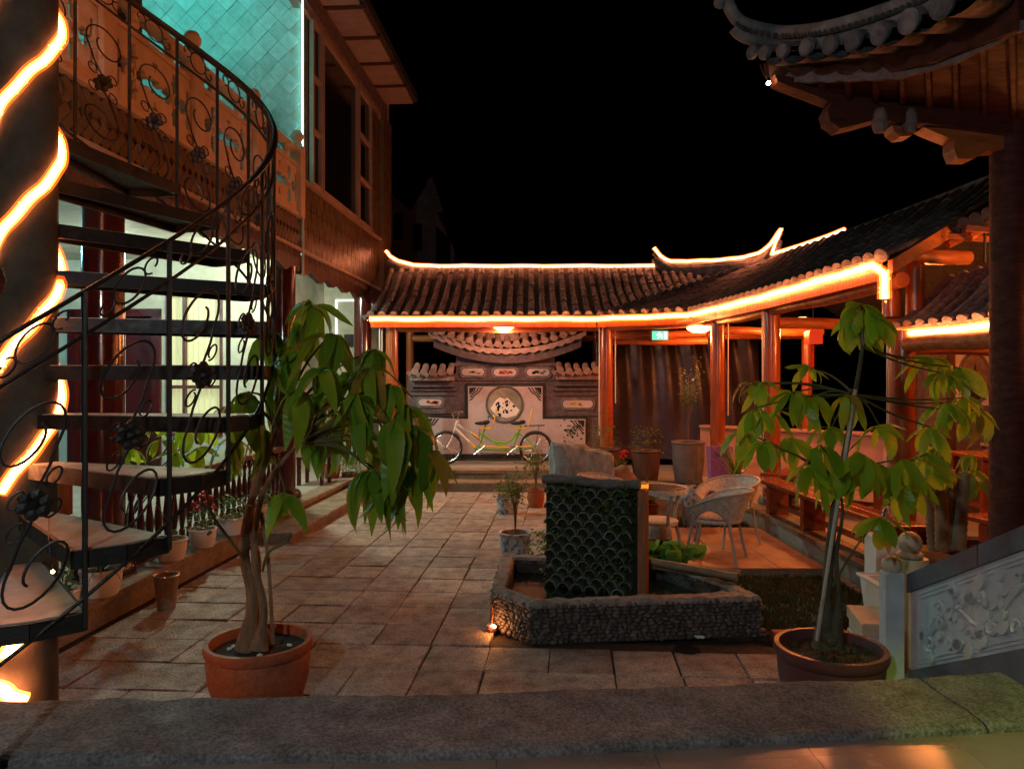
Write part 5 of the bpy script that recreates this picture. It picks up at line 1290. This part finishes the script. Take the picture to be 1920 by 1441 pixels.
def rattan_chair(x, y, rz, label, z=.1):
    t = thing('rattan_chair', label, 'chair', (x, y, z), rz, 'rattan chairs round the patio table')
    Mx = W[t]
    # local: front = -Y, back = +Y
    def pt_(a, s, o=0):       # barrel shell, a from -pi..: angle round the back, s 0..1 height
        A = abs(a) / radians(128); top = .69 - .02 * A - .17 * A ** 3; bot = .40 if A < .42 else .40 + (top - .09 - .40) * min(1, ((A - .42) / .3)) ** .7; rr = .245 + .085 * ((bot - .40) / .3 + (1 - (bot - .40) / .3) * s if bot < .7 else 1) + o; z_ = bot + (top - bot) * s
        return Vector((rr * sin(a), rr * cos(a) * .98 + .03 * s * cos(a), z_))
    rows = []; N = 40
    for i in range(N + 1):
        a = radians(-128 + 256 * i / N); rows.append([pt_(a, s / 6, .006) for s in range(7)] + [pt_(a, s / 6, -.006) for s in range(6, -1, -1)] + [pt_(a, 0, .006)])
    obj('back_shell', MB().sheet(rows), 'rattan', t, smooth=True, local=True)
    ed = [pt_(radians(-128 + 256 * i / N), 1) for i in range(N + 1)]; lo = [pt_(radians(-128 + 256 * i / N), 0) for i in range(N + 1)]
    e = MB().tube(ed, .013, 6).tube(lo, .010, 6).tube([ed[0], lo[0]], .012, 6).tube([ed[-1], lo[-1]], .012, 6)
    obj('arm_rim', e, 'cane', t, smooth=True, local=True)
    obj('seat', MB().lathe([(0, .375), (.235, .375), (.25, .39), (.245, .41), (0, .41)], (0, 0, 0), 28), 'rattan', t, smooth=True, local=True)
    cu = MB().ico((0, -.01, .425), (.215, .215, .030), 3, noise=.08, nf=4); obj('cushion', cu, 'cushion', t, smooth=True, local=True)
    for sx, sy in ((-1, -1), (1, -1), (-1, 1), (1, 1)):
        top_ = .39; q = [(sx * .20, sy * .17, .39)] if sy > 0 else [(sx * .255, sy * .20, .50), (sx * .235, sy * .205, .44)]
        q += [(sx * .20, sy * .175, .385), (sx * .205, sy * .19, .30), (sx * .215, sy * .215, .15), (sx * .235, sy * .25, 0)]
        obj('leg', MB().tube(spline(q, 3), .0145, 8), 'cane', t, smooth=True, local=True)
    return t
rattan_chair(1.99, 7.2, radians(-118) , 'front rattan armchair with a pale cushion, its back towards the bench')
rattan_chair(2.32, 7.95, radians(-66), 'rattan armchair behind the cushioned one, its high back rim showing above')
rattan_chair(1.08, 8.15, radians(65), 'rattan armchair mostly hidden behind the tile screen')
tbn = thing('waste_bin', 'black waste bin lined with a pale bag under the round table', 'bin', (1.32, 7.05, .1)); bc = P(1235, 1040, 7.2); 
obj('body', MB().lathe([(.095, .1), (.115, .40), (.12, .405)], (bc.x, bc.y, 0), 24), 'black', tbn, smooth=True); obj('bin_bag', MB().lathe([(.121, .31), (.125, .35), (.122, .42), (.115, .435), (.10, .38)], (bc.x, bc.y, 0), 24, wob=.10), 'cushion', tbn, smooth=True)

# ================================================================== LEAVES AND POTTED TREES
def leaf_shape(w, droop, twist, m, n=6, tip=.62):
    mb = MB(); vs = []; fs = []
    for i in range(n + 1):
        t = i / n; ww = w * (sin(pi * t ** (1 / tip if tip > .8 else tip)) ** .85 if 0 < t < 1 else .02) ; y = t * cos(droop * t) ; z = -sin(droop * t) * t * .8 + .03 * sin(t * 7)
        tw = twist * t; fold = .22
        for s in (-1, 0, 1):
            x = s * ww; zz = z + abs(s) * ww * fold
            vs.append((x * cos(tw), y, zz + x * sin(tw)))
    for i in range(n):
        for s in (0, 1): a = i * 3 + s; fs.append((a, a + 1, a + 4, a + 3))
    return mb.add(vs, fs).mesh('leaf', M[m], True)
LM = {}
for m in ('leafA', 'leafB'): LM[m] = [leaf_shape(w * (1.2 if m == 'leafB' else 1.0), d, tw, m, tip=.85 if m == 'leafB' else .62) for w, d, tw in ((.12, .5, .2), (.135, .8, -.3), (.105, .3, .5), (.125, 1.1, -.1), (.13, .65, .4), (.11, .9, .9), (.14, .4, -.7))]
LMd = [leaf_shape(.14, .8, .3, 'leafdry')]
def cluster(root, c, L, n, droop, m, spread=1.0, az0=None):
    a0 = rnd(0, 6.28) if az0 is None else az0
    for k in range(n):
        az = a0 + 2 * pi * k / n + rnd(-.25, .25); el = radians(-(droop * (.62 if m == 'leafB' else .9) + rnd(-30, 24)))
        l = L * rnd(.62, 1.1) * (.9 if m == 'leafB' else 1)
        mw = T(c + Vector((rnd(-.01, .01), rnd(-.01, .01), rnd(-.01, .01)))) @ RZ(az) @ RX(el) @ RY(rnd(-.5, .5)) @ SC(l)
        me = random.choice(LM[m]) if rnd(0, 1) > .025 else LMd[0]
        inst(me, 'leaf', root, mw)
def pot(root, c, R, H, m, rim=.02, soil='soil', feet=False, belly=1.0):
    o = obj('pot', MB().lathe([(R * .74, 0), (R * .80, .02), (R * .93 * belly, H * .45), (R * .96 * belly, H * .72), (R * .95, H - rim * 2.2), (R * 1.0, H - rim * 1.9), (R * 1.03, H - rim), (R * 1.01, H), (R * .92, H), (R * .89, H - rim), (R * .86, H * .72)], c, 40), m, root, smooth=True)
    rows = []; NN = 22
    for i in range(7):
        r = R * .885 * i / 6; rows.append([(c[0] + r * cos(2 * pi * k / NN), c[1] + r * sin(2 * pi * k / NN), c[2] + H - rim * 1.7 + .012 * mnoise.noise(Vector((r * 9 * cos(k), r * 9 * sin(k), c[0]))) + .012 * (1 - i / 6)) for k in range(NN + 1)])
    obj('soil', MB().sheet(rows), soil, root, smooth=True)
    return o
# ---- left tree
random.seed(101)
LT = thing('potted_money_tree', 'potted money tree with braided trunks and drooping leaves beside the spiral stair', 'tree', (-1.44, 4.19, 0), 0, 'potted money trees')
pot(LT, (-1.44, 4.19, 0), .292, .375, 'terracotta', .03, belly=1.02)
tr = MB()
base = Vector((-1.46, 4.19, .33))
def tp_(px, py, d=4.2): return P(px, py, d)
for k, (r, ps) in enumerate(((.029, [(462, 1215, 4.15), (473, 1120, 4.14), (458, 1040, 4.17), (466, 960, 4.2), (492, 880, 4.22), (520, 800, 4.2)]),
                             (.024, [(497, 1212, 4.2), (478, 1130, 4.24), (482, 1050, 4.2), (470, 985, 4.2), (478, 900, 4.25), (500, 840, 4.3)]),
                             (.021, [(484, 1218, 4.08), (494, 1140, 4.12), (478, 1060, 4.12), (480, 980, 4.16), (504, 900, 4.16), (560, 830, 4.1)]))):
    pts = spline([P(*q) for q in ps], 5); n = len(pts); tr.tube(pts, [r * (1.25 - .75 * i / n) + (.03 * max(0, 1 - i / 3) if i < 4 else 0) for i in range(n)], 10)
tr.tube(spline([P(512, 1205, 4.1), P(508, 1130, 4.12), P(502, 1040, 4.14), P(490, 960, 4.18)], 4), .011, 6)
obj('trunk', tr, 'bark', LT, smooth=True)
obj('trunk_tie', MB().tube([P(480, 947, 4.2) + Vector((.035 * cos(a), .035 * sin(a), .006 * sin(2 * a))) for a in [k * pi / 6 for k in range(12)]], .006, 5, closed=True), 'stake', LT)
hub = {'a': P(520, 800, 4.2), 'b': P(560, 830, 4.1), 'c': P(500, 840, 4.3)}
CL = [(585, 572, 4.3, .36, 8, 22, 'a'), (620, 625, 4.05, .38, 7, 48, 'a'), (700, 655, 4.3, .36, 7, 42, 'a'), (545, 650, 4.1, .36, 7, 58, 'a'), (655, 700, 4.35, .36, 7, 52, 'b'),
      (735, 720, 4.2, .34, 7, 48, 'b'), (465, 735, 4.2, .36, 7, 55, 'a'), (560, 730, 4.0, .36, 7, 62, 'a'), (740, 790, 3.95, .42, 7, 52, 'b'), (785, 800, 4.2, .36, 6, 55, 'b'), (680, 770, 4.0, .36, 6, 58, 'b'),
      (695, 880, 4.0, .36, 6, 62, 'b'), (750, 870, 4.15, .38, 6, 62, 'b'), (590, 800, 4.3, .30, 6, 60, 'b'), (490, 800, 4.25, .34, 6, 62, 'c'), (535, 925, 4.1, .26, 6, 52, 'c'), (440, 820, 4.5, .28, 6, 52, 'c'), (600, 740, 4.45, .32, 6, 50, 'a'),
      (510, 620, 4.35, .32, 6, 55, 'a'), (630, 830, 4.35, .28, 5, 58, 'b'), (610, 690, 3.95, .34, 7, 55, 'a'), (670, 740, 3.95, .34, 7, 52, 'b'), (520, 700, 4.4, .34, 6, 55, 'a'), (570, 610, 4.45, .34, 6, 40, 'a'), (720, 830, 4.25, .34, 6, 55, 'b'), (640, 780, 4.3, .32, 6, 52, 'b'), (800, 845, 4.2, .36, 6, 50, 'b'), (765, 760, 4.25, .34, 6, 42, 'b'), (700, 690, 4.15, .34, 6, 40, 'b'), (730, 900, 4.05, .3, 5, 60, 'b'), (430, 760, 4.35, .3, 5, 50, 'a')]
br = MB()
for px, py, d, L, n, dr, h in [(a_, b_, c_, d_ * 1.06, e_ + 2, f_, g_) for a_, b_, c_, d_, e_, f_, g_ in CL]:
    c = P(px, py, d); h0 = hub[h]; mid = h0.lerp(c, .5) + Vector((0, 0, .07)); br.tube(spline([h0, mid, c], 5), [.010 - .0005 * i for i in range(11)], 6)
    cluster(LT, c, L, n, dr, 'leafA')
br.tube(spline([P(460, 1050, 4.15), P(430, 1010, 4.1), P(396, 960, 4.05), P(385, 900, 4.05)], 4), .009, 6); br.tube(spline([P(492, 1070, 4.1), P(503, 1035, 4.06), P(535, 1016, 4.04), P(545, 1000, 4.0)], 4), .008, 6)
obj('branch', br, 'stem', LT, smooth=True)
ft_ = MB()
for k in range(14): a = rnd(0, 6.28); r = rnd(.05, .24); ft_.ico((-1.44 + r * cos(a), 4.19 + r * sin(a), .335), (.018, .014, .01), 1, noise=.3, seed=k)
obj('pebbles', ft_, 'whitepot', LT, kind='stuff')
# ---- right tree
random.seed(202)
RT = thing('potted_money_tree', 'potted money tree with spread light green leaves and a pale stake beside the stair post', 'tree', (1.78, 4.14, 0), 0, 'potted money trees')
pot(RT, (1.79, 4.14, 0), .296, .36, 'terra_dark', .032, belly=1.0)
tr = MB()
for r, ps in ((.027, [(1545, 1215, 4.12), (1550, 1120, 4.13), (1558, 1010, 4.14), (1572, 910, 4.15), (1588, 830, 4.15), (1603, 740, 4.15), (1617, 650, 4.15), (1615, 580, 4.18)]), (.017, [(1562, 1212, 4.1), (1572, 1120, 4.1), (1568, 1040, 4.12), (1580, 960, 4.13), (1570, 900, 4.15)])):
    pts = spline([P(*q) for q in ps], 5); n = len(pts); tr.tube(pts, [r * (1.15 - .95 * i / n) + (.035 * max(0, 1 - i / 5) if i < 5 else 0) for i in range(n)], 10)
tr.ico(P(1550, 1190, 4.1), (.052, .045, .05), 2, noise=.2); tr.ico(P(1558, 1200, 4.08), (.04, .04, .04), 2, noise=.2)
obj('trunk', tr, 'barkdark', RT, smooth=True)
obj('stake', MB().tube([P(1532, 1200, 4.08), P(1560, 1010, 4.08), P(1604, 730, 4.08)], .011, 8), 'stake', RT, smooth=True)
h1, h2, h3, h4 = P(1603, 740, 4.15), P(1572, 905, 4.15), P(1617, 650, 4.15), P(1560, 1100, 4.12)
CR = [(1615, 572, 4.2, .29, 9, 30, h3), (1618, 585, 4.15, .27, 6, 62, h3), (1518, 690, 4.3, .19, 6, -5, h1), (1428, 718, 4.3, .21, 6, 35, h1), (1415, 765, 4.2, .26, 7, 55, h1), (1485, 735, 4.2, .27, 7, 45, h1), (1590, 740, 4.1, .26, 6, 55, h1),
      (1432, 830, 4.1, .29, 7, 45, h2), (1540, 835, 4.1, .30, 8, 50, h2), (1612, 850, 4.0, .32, 8, 60, h2), (1690, 860, 4.0, .33, 8, 55, h2), (1742, 672, 4.5, .29, 7, 32, h3), (1800, 690, 4.5, .27, 7, 42, h3), (1775, 755, 4.4, .30, 8, 55, h1), (1832, 770, 4.6, .28, 7, 55, h1),
      (1650, 970, 4.0, .24, 8, 38, h4), (1650, 800, 4.3, .26, 5, 5, h1), (1705, 900, 4.15, .30, 6, 62, h2), (1480, 820, 4.25, .26, 6, 45, h2), (1560, 800, 4.3, .26, 6, 30, h1), (1600, 600, 4.3, .26, 6, 45, h3), (1642, 600, 4.1, .24, 6, 45, h3), (1450, 775, 4.35, .22, 6, 20, h1), (1520, 745, 4.2, .24, 7, 40, h1), (1575, 880, 4.2, .30, 7, 55, h2), (1650, 870, 4.2, .30, 7, 50, h2), (1520, 875, 4.1, .28, 7, 55, h2), (1770, 700, 4.35, .26, 7, 35, h3), (1805, 745, 4.5, .28, 7, 45, h1), (1745, 800, 4.5, .27, 7, 50, h1), (1410, 720, 4.4, .2, 5, 10, h1), (1740, 850, 4.3, .28, 6, 55, h2), (1395, 810, 4.3, .24, 6, 50, h2)]
br = MB()
for px, py, d, L, n, dr, h in [(a_, b_, c_, d_ * 1.04, e_ + 2, f_, g_) for a_, b_, c_, d_, e_, f_, g_ in CR]:
    c = P(px, py, d); mid = h.lerp(c, .5) + Vector((0, 0, -.02 if px > 1700 else .03)); br.tube(spline([h, mid, c], 5), [.008 - .0004 * i for i in range(11)], 6)
    cluster(RT, c, L, n, dr, 'leafB')
obj('branch', br, 'stem', RT, smooth=True)
mb = MB(); [tuft(mb, 1.79 + rnd(-.2, .2), 4.14 + rnd(-.2, .2), .31, 5, .03, .02) for _ in range(60)]
obj('moss', mb, 'grass', RT, kind='stuff')
# ---- ribbed trunks plant in the planter right
random.seed(303)
PT = thing('ribbed_trunk_plant', 'cluster of pale ribbed trunks with dark leaves in a low curved planter', 'plant', P(1775, 1035, 6.0))
pc = P(1775, 1030, 6.0); pz = .3
obj('planter', MB().lathe([(.36, .17), (.40, .36), (.43, .40), (.40, .42), (.37, .37)], (pc.x, pc.y, 0), 32), 'cream', PT, smooth=True); obj('soil', MB().lathe([(0, .38), (.37, .37)], (pc.x, pc.y, 0), 24), 'soil', PT)
for k, (x0, x1, y1, r) in enumerate(((1755, 1742, 890, .05), (1775, 1778, 880, .055), (1795, 1808, 885, .05), (1768, 1762, 870, .045))):
    pts = [P(x0 + (x1 - x0) * t, 1030 + (y1 - 1030) * t, 6.0 - .06 * k) for t in [i / 26 for i in range(27)]]
    obj('trunk', MB().tube(pts, [r * (1.12 if i % 2 else .98) * (1.2 - .35 * i / 26) for i in range(27)], 10), 'bamboo', PT, smooth=True)
for k in range(9):
    c = P(1775 + rnd(-55, 60), 855 + rnd(-45, 45), 6.0 + rnd(-.25, .25)); cluster(PT, c, .26, 6, 35, 'leafA')
# ---- plant behind the stair (on the plinth)
random.seed(404)
BP = thing('broadleaf_plant', 'yellow green broadleaf plant on the terrace seen through the spiral stair', 'plant', cy(-4.1, 6.6, .22))
pot(BP, tuple(cy(-4.15, 6.7, .22)), .16, .28, 'whitepot')
for px, py, d in ((240, 840, 6.6), (300, 825, 6.4), (345, 800, 6.7), (280, 800, 6.9), (370, 840, 6.8), (330, 850, 6.5), (220, 860, 6.8), (380, 800, 7.0)):
    c = P(px, py, d); cluster(BP, c, .34, 6, 40, 'leafB'); obj('stem', MB().tube(spline([cy(-4.15, 6.7, .45), cy(-4.15, 6.7, .45).lerp(c, .6) + Vector((0, 0, .08)), c], 3), .008, 5), 'stem', BP)

# ---- small potted plants
def foliage_ball(mb, c, r, h, n, fl): 
    for _ in range(n):
        a = rnd(0, 6.28); q = rnd(0, 1) ** .5 * r; zz = rnd(0, 1); p = Vector((c[0] + q * cos(a) * (1 - .4 * zz), c[1] + q * sin(a) * (1 - .4 * zz), c[2] + zz * h)); leafblob(mb, p, (.008, .008, .008), 1, fl)
def spiky(mb, c, n, l, w, sp=.6):
    for _ in range(n):
        a = rnd(0, 6.28); e = rnd(.15, sp); ll = l * rnd(.6, 1.1); dx, dy = cos(a), sin(a); pv = None; vs = []
        for j in range(5):
            t = j / 4; r = ll * sin(e * (1 + t)) * t; z = ll * cos(e * (1 + t * .8)) * t; ww = w * (1 - t) ** .7 + .0008
            vs += [(c[0] + dx * r - dy * ww, c[1] + dy * r + dx * ww, c[2] + z), (c[0] + dx * r + dy * ww, c[1] + dy * r - dx * ww, c[2] + z)]
        mb.add(vs, [(2 * j, 2 * j + 1, 2 * j + 3, 2 * j + 2) for j in range(4)])
def twiggy(c, h, n, rt):
    mb = MB(); ends = []
    for _ in range(n):
        a = rnd(0, 6.28); r = rnd(.03, .16); p0 = Vector(c); p3 = p0 + Vector((r * cos(a), r * sin(a), h * rnd(.6, 1.1))); p1 = p0 + Vector((r * .2 * cos(a), r * .2 * sin(a), h * .4)); mb.tube(spline([p0, p1, p3], 3), [.006 - .0006 * i for i in range(7)], 5); ends += [p3, p1.lerp(p3, .5), p1.lerp(p3, .75)]
    obj('stem', mb, 'bark', rt, smooth=True); return ends
def potted(kind, loc, R, H, pm_, label, seed, grp=None, cat='potted plant'):
    random.seed(seed); t = thing('potted_plant', label, cat, loc, 0, grp); pot(t, tuple(loc), R, H, pm_, .015); top = (loc[0], loc[1], loc[2] + H - .02); mb = MB()
    if kind == 'bushy': foliage_ball(mb, top, R * 1.5, R * 1.6, 170, .05)
    elif kind == 'fern': spiky(mb, top, 70, R * 2.2, .006, 1.0)
    elif kind == 'spiky': spiky(mb, top, 36, R * 3.4, .014, .75)
    elif kind == 'shrub':
        for e in twiggy(top, R * 4.2, 11, t): leafblob(mb, e, (.05, .05, .06), 16, .035)
    elif kind == 'gera':
        foliage_ball(mb, top, R * 1.2, R * 1.5, 110, .05); fm = MB(); sm = MB()
        for k in range(7):
            c = Vector(top) + Vector((rnd(-.08, .08), rnd(-.08, .08), R * 1.6 + rnd(.0, .16))); sm.tube([Vector(top), c], .003, 4)
            for _ in range(9): fm.ico(c + Vector((rnd(-.025, .025), rnd(-.025, .025), rnd(-.02, .02))), (.016, .016, .010), 1, noise=.3, seed=_)
        obj('blooms', fm, 'redflower', t); obj('stem', sm, 'stem', t)
    elif kind == 'bare': twiggy(top, R * 3, 5, t); foliage_ball(mb, top, R * .8, R * .6, 30, .04)
    if mb.v: obj('foliage', mb, 'leafC', t)
    return t
def onp(px, py, z): q = G(px, py, z); return q
gp_ = 'white pots along the plinth edge'
potted('fern', onp(190, 1114, .225), .15, .20, 'whitepot', 'white pot of feathery green grass nearest the column', 51, gp_)
potted('bare', onp(321, 1048, .225), .14, .19, 'whitepot', 'white pot with sparse leggy stems beyond the lowest stair tread', 52, gp_)
potted('gera', onp(380, 1024, .225), .13, .18, 'whitepot', 'white pot with bright red geranium blooms', 53, gp_)
potted('bushy', onp(434, 1000, .225), .145, .18, 'whitepot', 'white pot of low green foliage just past the geranium', 54, gp_)
potted('bushy', onp(487, 968, .225), .125, .16, 'whitepot', 'white pot behind the money tree trunk by the maroon column', 55, gp_)
potted('gera', onp(118, 1140, .225), .11, .14, 'whitepot', 'white pot with a red bloom half hidden behind the lowest tread', 56, gp_)
potted('bushy', onp(622, 895, .225), .15, .22, 'terracotta', 'terracotta pot of dark foliage beside the red chair', 57, 'terracotta pots on the far steps')
potted('spiky', onp(700, 915, .12), .2, .28, 'terracotta', 'wide terracotta pot on the far side step', 58, 'terracotta pots on the far steps')
potted('bushy', onp(655, 905, .12), .13, .18, 'terra_dark', 'small dark pot between the two terracotta ones on the side step', 59, 'terracotta pots on the far steps')
potted('shrub', G(972, 1062, 0) + Vector((-.03, .22, 0)), .165, .30, 'bluepot', 'twiggy shrub in a blue and white glazed pot at the pond back corner', 60, 'pots behind the pond')
potted('bushy', G(948, 962, 0), .13, .24, 'bluepot', 'small pale blue pot behind the twiggy shrub', 61, 'pots behind the pond')
potted('shrub', G(1005, 950, 0), .13, .26, 'terracotta', 'orange terracotta pot with twigs left of the boulder', 62, 'pots behind the pond')
potted('spiky', P(1380, 925, 8.9) * 1.0, .17, .2, 'terra_dark', 'spiky upright plant in a pot behind the rattan chairs', 63, 'pots in the garden bed')
potted('bare', Vector((2.28, 9.1, .03)), .20, .50, 'bluepot', 'tall grey patterned jar with thin stems behind the table', 64, 'pots in the garden bed')
potted('spiky', Vector((1.75, 9.4, .03)), .12, .25, 'terracotta', 'small terracotta pot with thin upright leaves between table and brick edge', 65, 'pots in the garden bed')
potted('bare', Vector((1.95, 10.6, .03)), .12, .3, 'terra_dark', 'dark pot with a bent bare twig in the garden bed', 66, 'pots in the garden bed')
tgp = 'big tubs at the back of the garden'
potted('shrub', Vector((2.85, 11.9, .2)), .27, .66, 'plastic_gray', 'biggest pale grey tub in front of the purple sheet', 71, tgp)
potted('bushy', Vector((2.2, 12.1, .2)), .24, .50, 'plastic_brown', 'brown tub in the middle of the row before the purple sheet', 72, tgp)
potted('bushy', Vector((1.55, 12.2, .28)), .24, .44, 'plastic_brown', 'brown tub close to the gallery column and red flowers', 73, tgp)
potted('gera', Vector((1.72, 11.6, .03)), .15, .36, 'plastic_brown', 'pot of pink red flowers in front of the brown tubs', 74, tgp)
pb = thing('purple_crate', 'purple plastic crate on the plinth beside a gallery column', 'crate', (3.3, 11.0, .2)); c = P(1349, 866, 10.6)
obj('body', hollow(c.x - .16, c.x + .16, c.y - .12, c.y + .12, .42, c.z + .23, .012, .02), 'purple', pb); obj('handle', MB().tube([(c.x - .08, c.y - .135, c.z + .14), (c.x - .05, c.y - .15, c.z + .12), (c.x + .06, c.y - .15, c.z + .10), (c.x + .09, c.y - .135, c.z + .10)], .009, 6), 'black', pb)
obj('stand', MB().bb((c.x - .15, c.y - .1, .2), (c.x + .15, c.y + .1, .42)), 'dark_wood', pb)
lt_ = thing('leafy_vegetable_plant', 'bright green lettuce like plant growing behind the bamboo poles', 'plant', (1.5, 6.45, .05)); random.seed(77)
mb = MB()
for _ in range(46):
    a = rnd(0, 6.28); q = rnd(0, .2); p = Vector((1.40 + q * cos(a) * 1.3, 6.5 + q * sin(a) * .6, .27)); l = rnd(.12, .2); w = l * .45; e = rnd(.3, 1.1); b = rnd(0, 6.28)
    vs = []
    for i in range(5):
        t = i / 4; 
        for s in (-1, 0, 1): ww = w * sin(pi * min(.92, t * .8 + .1)); v = Vector((s * ww, t * l * sin(e), t * l * cos(e) * 1.3 - .06 * t * t + .02 * sin(7 * t + s * 3) * abs(s))); vs.append(p + (RZ(b) @ v))
    mb.add(vs, [(i * 3 + s, i * 3 + s + 1, i * 3 + s + 4, i * 3 + s + 3) for i in range(4) for s in (0, 1)])
obj('foliage', mb, leaf_mat('lettuce', (.10, .24, .03), (.16, .32, .05), .3), lt_, smooth=True); obj('pot', MB().lathe([(.12, .02), (.15, .28), (.13, .28)], (1.40, 6.5, 0), 20), 'terra_dark', lt_)
# hedge / shrubs around the pond back
random.seed(88); mb = MB(); foliage_ball(mb, (.35, 7.0, .03), .28, .38, 420, .05); o = obj('low_shrub', mb, 'leafC', None, label='low dark green shrub growing between the shrub pot and the boulder', cat='shrub')
mb = MB(); foliage_ball(mb, (2.55, 9.2, .03), .3, .3, 260, .06); spiky(mb, (2.3, 8.95, .03), 40, .5, .01, .8); o = obj('low_shrub', mb, 'leafC', None, label='dark grassy shrub at the foot of the right plinth behind the chairs', cat='shrub')
# patterned jar on the ground left
jc = G(312, 1140)
pj = thing('floral_bin', 'floral patterned bin with a metal rim standing on the paving below the plinth', 'bin', jc)
obj('body', MB().lathe([(.068, 0), (.095, .27), (.088, .27), (.07, .04)], jc, 26), mat('floral print', (.20, .15, .11), .4, (.35, .06, .09), 26, .02, contrast=(.52, .60), c3=(.34, .28, .2)), pj, smooth=True)
obj('rim', MB().tube([jc + Vector((.096 * cos(k * pi / 12), .096 * sin(k * pi / 12), .272)) for k in range(24)], .007, 6, closed=True), 'chrome', pj, smooth=True)

# ================================================================== BENCHES ON THE RIGHT PLINTH
def bench(x0, y0, x1, y1, w, z, label, legs=(.12, .5, .88)):
    a = Vector((x0, y0, 0)); b = Vector((x1, y1, 0)); t = thing('wooden_bench', label, 'bench', (a + b) / 2 + Vector((0, 0, .2)), 0, 'wooden benches in the gallery'); d = (b - a); L = d.length; R = T(a) @ RZ(math.atan2(d.y, d.x))
    for k in range(2): obj('seat_plank', MB().box((L / 2, (k - .5) * w / 2, z), (L, w / 2 - .008, .05), R, bev=.01), 'bench', t)
    for l in legs: obj('leg', MB().box((L * l, 0, (z + .2) / 2 - .02), (.09, w * .8, z - .2 - .03), R, bev=.01), 'bench', t)
    obj('stretcher', MB().box((L / 2, 0, .34), (L * .74, .04, .05), R), 'bench', t)
    return t
bench(3.20, 9.30, 3.36, 6.2, .30, .60, 'long red wooden bench along the plinth edge between the posts', (.12, .42, .88))
bench(3.5, 9.85, 4.6, 8.7, .75, .62, 'wide low red wooden table bench behind the long bench', (.1, .9))
bench(4.35, 6.9, 4.75, 5.2, .35, .58, 'short red bench under the mural wall behind the ribbed trunks')
tr_ = MB(); bt_ = P(1440, 955, 9.35)
tub = obj('black_tub', MB().lathe([(.13, .2), (.17, .42), (.185, .43), (.17, .40)], (3.42, 9.4, 0), 22), 'black', None, smooth=True, label='black round tub at the foot of the gallery column by the bench', cat='tub')
for i, (x, y) in enumerate(((3.75, 7.0), (3.9, 6.3))):
    cr = thing('perforated_crate', ('red perforated crate under the bench end' , 'red perforated crate beside the ribbed trunks')[i], 'crate', (x, y, .2)); mb = hollow(x - .16, x + .16, y - .12, y + .12, .2, .46, .012, .01)
    obj('body', mb, 'red_door', cr); hm = MB()
    for a in range(5):
        for b in range(3): hm.box((x - .12 + a * .06, y - .121 - .002, .26 + b * .06), (.022, .012, .035))
    obj('slots', hm, 'ink', cr, kind='stuff')
wl = thing('wall_basin', 'dark red cabinet frame standing below the mural wall', 'cabinet', (5.0, 7.6, .2))
for x in (4.75, 5.3):
    for y in (7.4, 7.9): obj('leg', MB().bb((x - .03, y - .03, .2), (x + .03, y + .03, 1.05)), 'bench', wl)
obj('top', MB().bb((4.7, 7.35, 1.05), (5.35, 7.95, 1.09), bev=.01), 'bench', wl); obj('shelf', MB().bb((4.73, 7.38, .55), (5.32, 7.92, .58)), 'bench', wl)

# ================================================================== LAMPS OF THE PORCH (behind and beside the camera)
def pendant(loc, label, pw, c, es, r=.14):
    t = thing('porch_lamp', label, 'lamp', loc); obj('globe', MB().ico(loc, r, 2), emit(label[:20], c, es), t, smooth=True); obj('cord', MB().tube([Vector(loc) + Vector((0, 0, r)), Vector(loc) + Vector((0, 0, 1.2))], .008, 6), 'black', t)
    l = pw and lamp('lamp_light', Vector(loc) - Vector((0, 0, r + .05)), pw, c, .1, t); return t
pendant((-1.2, -1.4, 3.3), 'cool white globe lamp hanging on the porch', 210, (.86, .97, 1.0), 4)
pl2 = pendant((2.3, .6, 2.9), 'yellow green globe lamp hanging over the porch stair', 0, (.85, 1.0, .12), 4, .1)
lamp('shade_light', (2.3, .75, 2.75), 130, (.80, 1.0, .10), .06, pl2, spot=radians(28), blend=.6, aim=(2.25, 2.95, .39))
# glowing bead and wire added for the glint reflected on the lowest tread
sbp = P(99, 1071, 3.05)
sbl = thing('tread_glint', 'tiny glowing bead added as the glint on the lowest stair tread', 'bulb', sbp); obj('glass', MB().ico(sbp, .007, 3), BULB, sbl, smooth=True); obj('wire', MB().tube([sbp, sbp + Vector((-.05, .05, .12)), sbp + Vector((-.14, .2, .2))], .003, 5), 'black', sbl)
